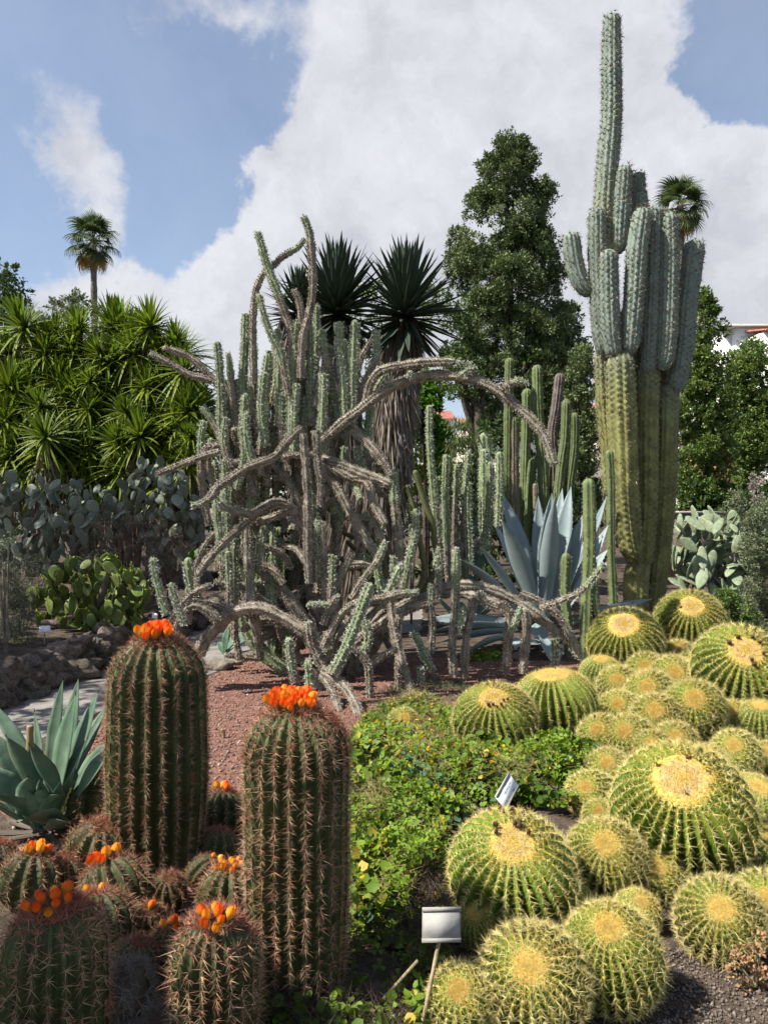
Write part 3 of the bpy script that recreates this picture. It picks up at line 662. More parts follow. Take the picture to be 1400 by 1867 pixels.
def palm(label,px,py,D,rc,rt,seed,dead):
    p=P(px,py,D); t=thing('palm_tree',label,'palm tree',(p[0],D,0)); rng=np.random.default_rng(seed)
    limb([(p[0]+.2,D,0),(p[0]+.12,D,p[2]*.5),(p[0],D,p[2])],rt*1.15,rt,'trunk',M['barkg'],t,seed,t.location)
    for k in range(27):
        el=math.radians(86-150*(k/26)**.95); az=k*2.4+rng.uniform(-.3,.3); o=obj('frond', FRD if (k>=27-dead) else FR[k%3], t)
        o.location=(0,0,p[2]-.1-.4*k/26); o.rotation_euler=(rng.uniform(-.4,.4),-el,az); o.scale=(rc/1.5*rng.uniform(.85,1.05),)*3
        if k>=27-dead: o['label']='dead yellow frond'
palm('tall slim fan palm with a yellow dead frond at left above the yuccas',170,432,46,1.75,.19,1,3)
palm('fan palm crown showing just behind the top right of the giant cactus',1240,368,42,1.75,.18,5,2)

# ------------------------------------------------------------------ yuccas and rosette trees
def sword_mesh(L,w,bend,name,m,fold=.25,rows=6):
    V,Q,_=blade((0,0,0),(L,0,0),w,bend,(0,0,1),fold,.03,rows,[(0,.7),(.3,1),(.6,.9),(.85,.5),(1,.02)]); return MB().add(V,Q).mesh(name,m)
def rosette(n,L,w,seed,m):
    rng=np.random.default_rng(seed); mb=MB()
    for k in range(n):
        el=np.radians(88-118*(k/n)**1.1+rng.uniform(-8,8)); az=k*2.39996+rng.uniform(-.2,.2); l=L*rng.uniform(.8,1.1)
        d=np.array([np.cos(el)*np.cos(az),np.cos(el)*np.sin(az),np.sin(el)]); s=nrm(np.cross(d,[0,0,1.0]) if abs(d[2])<.98 else np.array([1.,0,0])); u=np.cross(s,d)
        droop=.10+.25*(k/n); ps=[];wd=[.6,1,.85,.45,.03]
        for q,tt in enumerate((0,.25,.55,.82,1)): ps.append(d*l*tt+np.array([0,0,-1.])*droop*l*tt**2.2)
        V=np.vstack([[p-s*w*.5*a+u*w*.18*a,p,p+s*w*.5*a+u*w*.18*a] for p,a in zip(ps,wd)]); Q=[]
        for i in range(4):
            b_=i*3; Q+= [[b_,b_+1,b_+4,b_+3],[b_+1,b_+2,b_+5,b_+4]]
        mb.add(V,Q)
    return mb.mesh('rosette',m,False)
def deadskirt(n,L,w,seed,m):
    rng=np.random.default_rng(seed); O=np.stack([rng.normal(size=n)*.05,rng.normal(size=n)*.05,rng.uniform(-.35,0,n)],1)
    az=rng.uniform(0,6.28,n); D_=np.stack([np.cos(az)*.35,np.sin(az)*.35,-np.ones(n)],1)+rng.normal(size=(n,3))*.1; V,T=leaves(O,D_,L,w/L,seed); return MB().add(V,T=T).mesh('dead_skirt',m,False)
YR=[rosette(84,.60,.044,k,M['yucca_leaf']) for k in range(4)]; YD=[deadskirt(46,.5,.03,k,M['dead_leaf']) for k in range(2)]
YUC=[('leftmost of the spiky green yuccas, half out of the picture',(-25,640,14.6),[(-40,600),(-10,640),(15,700),(-30,690),(10,765),(-25,760),(20,830),(-20,850)]),
     ('spiky yucca clump topped by a pale rosette below the far dark tree',(60,650,14.3),[(45,592),(85,640),(20,640),(62,690),(105,690),(50,790),(75,735),(35,735),(95,845),(55,850),(85,790)]),
     ('tallest spiky yucca clump in front of the palm trunk',(145,650,14.4),[(100,600),(145,595),(135,640),(185,640),(130,700),(160,740),(125,800),(180,800),(150,855),(165,690)]),
     ('bushy yucca in the middle of the clump with bright yellow green heads',(220,650,14.5),[(205,592),(240,588),(240,640),(195,655),(240,695),(205,720),(230,745),(215,800),(255,790),(225,850)]),
     ('yucca under the right slope of the clump with drooping dead skirts',(285,660,14.3),[(275,590),(300,640),(275,660),(290,700),(272,745),(310,735),(285,800),(320,780),(295,845),(265,700)]),
     ('rightmost yucca of the clump beside the pale arching cactus stems',(345,690,14.2),[(322,618),(335,670),(350,725),(362,745),(335,705),(350,790),(340,745),(345,840),(372,800)])]
rng=np.random.default_rng(77)
for lab,(cx,cy,D0),heads in YUC:
    loc=(P(cx,CY,D0)[0],D0,.5); t=thing('yucca',lab,'yucca',loc,'yuccas behind the prickly pears')
    heads=heads+[(x+rng.uniform(-26,26),y+rng.uniform(8,34)) for x,y in heads]
    for k,(px,py) in enumerate(heads):
        d=D0-.9*np.clip((py-600)/200,0,1)+rng.uniform(-.35,.35)+(.35 if k>=len(heads)//2 else 0); p=P(px,py+8,d); o=obj('rosette', YR[rng.integers(4)], t)
        o.location=rel(p,loc); o.rotation_euler=(rng.uniform(-.15,.75)+.3*np.clip((py-620)/200,0,1),rng.uniform(-.3,.3),rng.uniform(-.4,.4)); s=rng.uniform(.75,1.4); o.scale=(s,s,s*rng.uniform(.8,1.1))
        if k%2==0:
            o2=obj('dead_skirt', YD[k%2], t); o2.location=rel(p-np.array([0,0,.12]),loc); o2.scale=(1.1,1.1,1.1)
        base=np.array([loc[0]+rng.uniform(-.25,.25),D0+.2,.3]); limb([base,base*.45+p*.55+np.array([0,.2,0]),p],.07,.05,'stem',M['barkg'],t,k,loc)

SW=[sword_mesh(.74,.072,b_,'leaf',M['sword_leaf']) for b_ in (.02,-.04,.07)]
SWD=[sword_mesh(.70,.055,.05,'dead_leaf',M['dead_leaf'])]
DROP=[]
for lab,hx,hy,D0,R_l,trunk in (('big dark sword leaved rosette tree on the right with a shaggy trunk','740','556',10.6,1.0,[(742,590),(722,700),(700,830),(672,1000),(655,1140)]),
                          ('middle dark sword leaved rosette tree behind the thin green stems','615','548',10.9,.98,[(618,590),(628,700),(632,850),(630,1000),(628,1120)]),
                          ('left dark sword leaved rosette tree mostly hidden by the tallest tangled stems','545','556',11.3,.66,[(532,580),(545,700),(560,850),(575,1000),(580,1110)])):
    hx=float(hx);hy=float(hy); p=P(hx,hy,D0); base=P(trunk[-1][0],trunk[-1][1],D0); loc=(base[0],D0,0); t=thing('rosette_tree',lab,'yucca tree',loc,'dark rosette trees behind the tangle')
    rng=np.random.default_rng(int(hx)); n=200
    for k in range(n):
        f=k/n; el=math.radians(87-135*f**1.05+rng.uniform(-6,6)); az=k*2.39996; o=obj('leaf', SW[k%3], t)
        o.location=rel(p+np.array([0,0,-.25*f]),loc); o.rotation_euler=(rng.uniform(-.3,.3),-el,az); s=R_l*1.28*rng.uniform(.85,1.08)*(1-.10*f); o.scale=(s,s,s)
    for k in range(46):
        az=k*2.39996; el=math.radians(rng.uniform(-84,-62)); o=obj('dead_leaf', SWD[0], t); o.location=rel(p+np.array([.06*math.cos(az),.06*math.sin(az),-.30-rng.uniform(0,.2)]),loc); o.rotation_euler=(rng.uniform(-.3,.3),-el,az); s=R_l*rng.uniform(.7,1.1); o.scale=(s,s,s)
    tp=[P(x,y,D0) for x,y in trunk]; tp[-1][2]=0
    limb(tp,.13,.2,'trunk',M['bark'],t,3,loc)
    Pd=catmull(tp); m=5200; ii=rng.integers(0,len(Pd),m); f=ii/len(Pd); rr=(.16+.16*np.clip(f*2,0,1)) if hx>700 else (.14+.1*f)
    az=rng.uniform(0,6.28,m); O=Pd[ii]+np.stack([np.cos(az)*rr,np.sin(az)*rr,rng.uniform(-.1,.1,m)],1)*1.0
    Dv=np.stack([np.cos(az)*.16,np.sin(az)*.16,-np.ones(m)],1)+rng.normal(size=(m,3))*.09
    V,T=leaves(O,Dv,.40,.045,int(hx)); o=obj('dead_skirt', MB().add(rel(V,loc),T=T).mesh('dead_skirt',M['dead_leaf'],False),t); o['kind']='stuff'

# ------------------------------------------------------------------ prickly pears
def pad_mesh(m,wid,seed,thk=.042):
    V=ICO2_V.copy() if False else ICO_V.copy(); T=ICO_T; z=V[:,2]; prof=np.where(z<0,1-.28*(-z)**1.5,1)
    W=np.stack([V[:,0]*wid*.5*prof,np.sign(V[:,1])*np.abs(V[:,1])**.8*thk,(z+1)*.5],1); W[:,1]+=.05*np.sin(W[:,2]*3+seed); W[:,0]*=1+.05*np.sin(W[:,2]*7+seed*2)
    mb=MB().add(W,T=T); rng=np.random.default_rng(seed); k=rng.integers(0,len(W),55); V2,T2,_=spines(W[k],nrm(V[k]*np.array([.4,1,.4])),2,.06,.004,.8,seed); mb.add(V2,T=T2); return mb.mesh('pad',m)
bv,bt=rock_geo(.5,.5,1,3,.12,True); BUD=MB().add(bv,T=bt).mesh('bud',M['bud_green'])
def prickly(label,D,rows,n,size,wid,m,seed,buds=0,tilt=.5,z0=0.0,deep=.8,thick=None):
    cx=np.mean([(r[1]+r[2])/2 for r in rows]); loc=(P(cx,CY,D)[0],D,z0); t=thing('prickly_pear',label,'prickly pear',loc)
    PM=[pad_mesh(m,wid*k,i) for i,k in enumerate((.9,1.0,1.15))]; rng=np.random.default_rng(seed); C,R=rows_fill(rows,D,n,(4,8),seed,deep,thick)
    for k,c in enumerate(C):
        o=obj('pad', PM[rng.integers(3)], t); s=size*rng.uniform(.75,1.2); o.scale=(s,s,s)
        rot=Matrix.Rotation(rng.uniform(0,6.28),4,'Z')@Matrix.Rotation(rng.normal()*tilt,4,'X')@Matrix.Rotation(rng.normal()*tilt*.7,4,'Y')
        o.rotation_euler=rot.to_euler(); b_=rel(c,loc)-np.array(rot.to_3x3()@Vector((0,0,s*.5))); o.location=b_
        if k<buds:
            for j in range(rng.integers(2,6)):
                a=rng.uniform(-1.2,1.2); q=Vector((math.sin(a)*wid*.5*.95,0,.5+.5*math.cos(a)))*s; bo=obj('bud',BUD,t); bo.location=Vector(b_)+rot.to_3x3()@q; bo.scale=(.018,.018,.03); bo.rotation_euler=(rot@Matrix.Rotation(a,4,'Y')).to_euler()
    for k in range(2):
        c=C[rng.integers(len(C))]; limb([np.array(loc)+np.array([rng.uniform(-.2,.2),0,0]),np.array(loc)*.5+c*.5,c],.05,.035,'stem',M['barkg'],t,k,loc)
    return t
prickly('broad grey green prickly pear hedge at far left below the yuccas',11.3,[(866,-10,20),(880,-10,150),(900,-10,205),(950,-10,240),(1000,-10,215),(1040,-10,190)],270,.20,.70,M['pad_grey'],61,z0=.45)
prickly('grey green prickly pear heap with rounded olive pads left of the tangled cactus',11.0,[(842,235,300),(860,232,330),(890,210,358),(940,215,370),(990,250,374),(1040,255,374)],230,.185,.68,M['pad_grey'],62,z0=.45)
prickly('yellow green prickly pear with budding pads behind the stone wall',9.3,[(1022,130,225),(1050,85,262),(1085,50,276),(1120,60,268),(1150,75,250),(1180,85,215)],250,.185,.74,M['pad_green'],63,buds=110,z0=.3,thick=.6)
prickly('pale grey green prickly pear with long upright pads right of the giant cactus',13.0,[(940,1235,1330),(970,1228,1365),(1020,1222,1372),(1060,1225,1368),(1095,1270,1352),(1115,1290,1345)],140,.40,.42,M['pad_pale'],64,buds=26,tilt=.8,thick=.7)
# ------------------------------------------------------------------ agaves
def agave(name,label,D,base_px,traced,extra,m,w_rng,L_rng,seed,teeth=10,thick=.05,el_rng=(8,60),cat='agave',bend=.08,wk=.98,chan_=.28):
    loc=P(base_px[0],base_px[1],D); loc[2]=0; t=thing(name,label,cat,tuple(loc)); rng=np.random.default_rng(seed); tips=[];tdir=[]
    for (tx,ty,dt,bx_,by_,db,w,bd) in traced:
        tip=P(tx,ty,D+dt); b_=P(bx_,by_,D+db); axis=nrm(np.array([loc[0],D,0])+np.array([0,0,.2])-b_)*.7+np.array([0,0,.9])
        # stretch the root down into the heart of the plant
        heart=np.array([loc[0]*.6+b_[0]*.4,D,max(.05,min(b_[2],.25))]); b2=b_*.55+heart*.45 if by_<base_px[1]-20 else b_
        inward=np.array([loc[0]-(tip[0]+b_[0])/2,D-(tip[1]+b_[1])/2,.55])+np.array([0,-.7 if dt>=-.12 else .35,0])
        V,Q,T=blade(rel(b2,loc),rel(tip,loc),w*wk*D/F,bd,inward,chan_,thick,14,None,teeth,seed=seed); tips.append(rel(tip,loc)); tdir.append(nrm(rel(tip,loc)-rel(b2,loc))); obj('leaf', MB().add(V,Q,T).mesh('leaf',m),t)
    for k in range(extra):
        az=k*2.39996+seed; el=math.radians(rng.uniform(*el_rng)); L=rng.uniform(*L_rng); d=np.array([math.cos(el)*math.cos(az),math.cos(el)*math.sin(az),math.sin(el)])
        b_=np.array([d[0]*.06,d[1]*.06,.06]); V,Q,T=blade(b_,b_+d*L,rng.uniform(*w_rng),-bend,(-d[0],-d[1],1.2),.28,thick,12,None,teeth,seed=k); obj('leaf', MB().add(V,Q,T).mesh('leaf',m),t)
    V,T,_=spines(np.array(tips),np.array(tdir),3,.035*D/6,.004*D/6,.12,seed); obj('tip_spines', MB().add(V,T=T).mesh('tip_spines',M['thorn'],False),t)
    return t
agave('blue_agave','large pale blue agave with broad pointed leaves behind the cactus legs',9.6,(990,1160),[
  (913,895,.25,968,1085,.1,40,.04),(896,945,.0,955,1092,0,24,.05),(914,945,-.45,975,1105,-.25,37,.03),(981,904,.35,980,1060,.2,30,.02),(1006,898,-.1,988,1080,-.05,36,.02),
  (1041,887,.15,1008,1085,0,38,.02),(1012,905,-.5,998,1108,-.3,33,.02),(1064,936,.1,1028,1090,.05,34,.03),(872,992,-.35,945,1098,-.2,24,.03),(836,1018,-.25,925,1088,-.15,32,.04),
  (1106,905,.35,1035,1080,.15,22,-.06),(1109,957,.2,1042,1085,.1,26,-.03),(1108,1002,-.05,1045,1085,0,30,.02),(1190,1092,.5,1045,1132,.1,20,.03),(1150,1100,-.4,1040,1140,-.2,30,.03),(1104,1120,-.6,1030,1140,-.3,30,.02),
  (786,1152,-.3,935,1142,-.15,26,.04),(802,1172,-.5,942,1150,-.2,24,.03),(842,1196,-.75,935,1160,-.3,28,.06),(770,1130,0,930,1130,0,24,.05),(1010,1215,-.95,990,1165,-.35,40,.05),(940,1185,-.8,965,1160,-.35,30,.04),(1025,890,.5,1005,1050,.3,30,.02)],
  4,M['agave_blue'],(.2,.26),(.6,.8),3,16,.05,(4,25),wk=1.0,chan_=.42)
agave('dark_agave','smaller shaded agave half hidden behind the upright stems left of the blue agave',11.2,(850,1040),[(842,925,0,860,1010,0,22,.03),(872,930,.2,868,1005,.1,22,.03),(822,960,-.2,850,1015,-.1,20,.04),(895,965,0,872,1015,0,20,.04)],8,M['agave_green'],(.14,.2),(.5,.7),7,6)
agave('green_agave','grey green agave with broad fleshy leaves in the left foreground beside the tall barrel cactus',4.0,(85,1525),[
  (115,1240,.05,88,1420,0,27,.03),(143,1238,.15,130,1420,.08,34,.03),(178,1264,.1,138,1430,.05,34,.03),(138,1268,-.12,108,1465,-.05,44,.03),(-18,1276,.1,80,1420,.05,28,.16),(63,1298,.2,82,1420,.1,16,.02),
  (54,1360,-.25,115,1465,-.12,36,.06),(12,1344,-.15,45,1450,-.08,56,.05),(52,1418,-.32,10,1500,-.2,36,.05),(158,1348,-.12,122,1445,-.06,26,.05),(203,1348,.0,150,1440,0,30,.05),(207,1362,-.1,160,1455,-.05,36,.06),
  (108,1450,-.36,75,1490,-.2,22,.1),(34,1500,-.42,112,1510,-.18,66,.18),(-20,1330,0,40,1440,0,34,.06),(-30,1400,-.1,30,1470,-.05,50,.06),(195,1285,.22,150,1410,.12,26,.03),(10,1310,.15,60,1420,.1,24,.03),(125,1500,-.35,90,1515,-.2,40,.1),(-10,1450,-.3,40,1500,-.15,50,.08),(75,1440,-.3,85,1500,-.15,44,.05)],
  22,M['agave_green'],(.075,.11),(.28,.42),5,0,.045,(25,65),bend=.05)
for k in range(7):
    ag=[o for o in COL.objects if o.name.startswith('green_agave')][0]; az=k*.9+2.6; d=np.array([math.cos(az),math.sin(az)*.9,.12+.1*(k%3)]); V,Q,_=blade(d*.03+np.array([0,0,.03]),d*.34,.07,-.12,(-d[0],-d[1],1),.5,.03,9); o=obj('leaf', MB().add(V,Q).mesh('leaf',M['dead_leaf']),ag); o['label']='dried brown lower leaf'
t=thing('dried_flower_stalk','cut pale stub of a flower stalk standing among the green agave leaves','plant stalk',tuple(P(52,1430,3.95)))
V,Q,s_,_=sweep([rel(P(52,1450,3.95),t.location),rel(P(54,1380,3.95),t.location),rel(P(55,1322,3.95),t.location)],np.array([.021,.02,.017]),0,0,.02,spr=10,tip=.5,wob=.08); obj('stalk', MB().add(V,Q).mesh('stalk',M['straw']),t)
t=thing('broadleaf_rosette','low grey green strappy rosette beside the boulder under the drooping stem','agave',tuple(G(410,1195)))
for k,(tx,ty) in enumerate([(440,1125),(418,1140),(455,1145),(398,1170),(470,1150),(430,1150)]):
    V,Q,_=blade((0,0,.02),rel(P(tx,ty,GD(1195)+.1*k-.2),t.location),.11,.1,(0,-.6,1),.25,.03,10); obj('leaf', MB().add(V,Q).mesh('leaf',M['agave_green']),t)

# ------------------------------------------------------------------ cactus materials
def stemmat(name,g1,g2,o1,o2,rough=.65,scale=9,bump=.25):
    return mat(name,g1,g2,scale,rough,bump,60,age=(o1,o2),orand=.14,spec=.25)
M['tangle']=stemmat('tangle_skin',(.175,.225,.105),(.265,.32,.17),(.145,.122,.092),(.36,.315,.25),scale=14,bump=.5)
M['tangle_spine']=mat('tangle_spines',(.70,.67,.58),(.82,.80,.73),10,.6,island=.15,age=((.50,.42,.32),(.74,.67,.55)))
M['olive']=stemmat('olive_skin',(.10,.11,.04),(.16,.16,.06),(.12,.10,.05),(.17,.14,.07))
M['giant']=stemmat('giant_skin',(.17,.22,.18),(.235,.28,.225),(.165,.155,.055),(.31,.31,.105),scale=6,bump=.4)
M['giant_spine']=mat('giant_spines',(.30,.24,.16),(.5,.43,.3),10,.6,island=.4)
M['column']=stemmat('column_skin',(.12,.165,.06),(.17,.215,.09),(.22,.18,.11),(.30,.25,.17))
M['dead_column']=stemmat('dead_column_skin',(.13,.10,.085),(.22,.18,.16),(.13,.10,.085),(.2,.17,.15))
M['column_spine']=mat('column_spines',(.38,.34,.24),(.58,.53,.42),10,.6,island=.3)
M['gold']=mat('gold_skin',(.075,.135,.012),(.145,.20,.022),4,.5,.12,40,orand=.15,spec=.35)
M['gold_spine']=mat('gold_spines',(.55,.46,.14),(.72,.64,.32),6,.5,island=.25,age=((.62,.42,.08),(.72,.52,.14)),orand=.08)
M['wool_tan']=mat('wool_tan',(.27,.19,.11),(.52,.40,.24),14,.95,1.0,50,orand=.12,lo=.3,hi=.7,spec=.1,age=((.58,.38,.06),(.74,.56,.18)))
M['wool_yellow']=mat('wool_yellow',(.68,.45,.05),(.82,.62,.14),12,.95,1.0,60,orand=.1,spec=.1,age=((.72,.48,.05),(.8,.6,.12)))
M['wool_hair']=mat('wool_hair',(.80,.60,.14),(.88,.72,.30),12,.8,island=.3)
M['brown_flower']=mat('brown_flower',(.06,.03,.018),(.14,.075,.04),20,.9,.5,60)
M['fero']=mat('fero_skin',(.042,.052,.016),(.095,.105,.034),5,.55,.2,40,orand=.15)
M['fero_spine']=mat('fero_spines',(.42,.25,.135),(.62,.43,.27),8,.55,island=.35,age=((.52,.13,.09),(.64,.30,.20)))
M['dry_spine']=mat('dry_spines',(.28,.24,.2),(.42,.37,.32),8,.8,island=.4)

def cactus_stem(parent,pts,width,D,green=1.0,seed=0,nrib=7,dep=.24,m='tangle',sp='tangle_spine',asp=.036,k=5,slen=.02,sw=.0024,step=.035,spr=4,tip=1.1,base=0.0,bump=0.0,sharp=1.0,wob=.05,ctrl3=None,rad=None,label=None,spread=1.1,soft=.08,dot=False,tuft=0):
    """one stem of a cactus (part) with its spines (sub-part). pts: base to tip in photograph pixels, D: distance(s)"""
    loc=np.array(parent.location); Ds=np.broadcast_to(np.asarray(D,float),(len(pts),)) if np.ndim(D)==0 else np.interp(np.linspace(0,1,len(pts)),np.linspace(0,1,len(D)),D)
    C=np.array([P(x,y,d) for (x,y),d in zip(pts,Ds)])-loc if ctrl3 is None else np.asarray(ctrl3)-loc
    r=(np.atleast_1d(np.asarray(width,float))/2*np.mean(Ds)/F) if rad is None else rad
    if len(np.atleast_1d(r))==1: r=np.array([r[0],r[0]])
    V,Q,s,ar=sweep(C,r,nrib,dep,step,spr,tip,base,sharp,bump,asp,wob,seed,asp)
    L=np.sum(np.linalg.norm(np.diff(C,axis=0),axis=1)); rng=np.random.default_rng(seed)
    age=lambda q: np.clip((1-green-q)/soft+.5,0,1)
    o=obj('stem', MB().add(V,Q,a=age(s+rng.normal(size=len(s))*.015)).mesh('stem',M[m]),parent)
    if label: o['label']=label
    if ar is not None and sp:
        O,N,T_,sa=ar; V2,T2,a2=spines(O,N,k,slen,sw,spread,seed,.4,age(sa)); so=obj('spines', MB().add(V2,T=T2,a=a2).mesh('spines',M[sp],False),o); so['kind']='stuff'
        if tuft: V3,T3,a3=spines(O-N*.002,N,3,tuft*1.3,tuft*.75,1.0,seed+9,.5,age(sa)); so=obj('areoles', MB().add(V3,T=T3,a=a3).mesh('areoles',M[sp],False),o); so['kind']='stuff'
        if dot: V3,T3,_=spines(O-N*.004,N,3,.016,.013,1.2,seed+9,.3); so=obj('areoles', MB().add(V3,T=T3).mesh('areoles',M['brown_flower'],False),o); so['kind']='stuff'
    return o

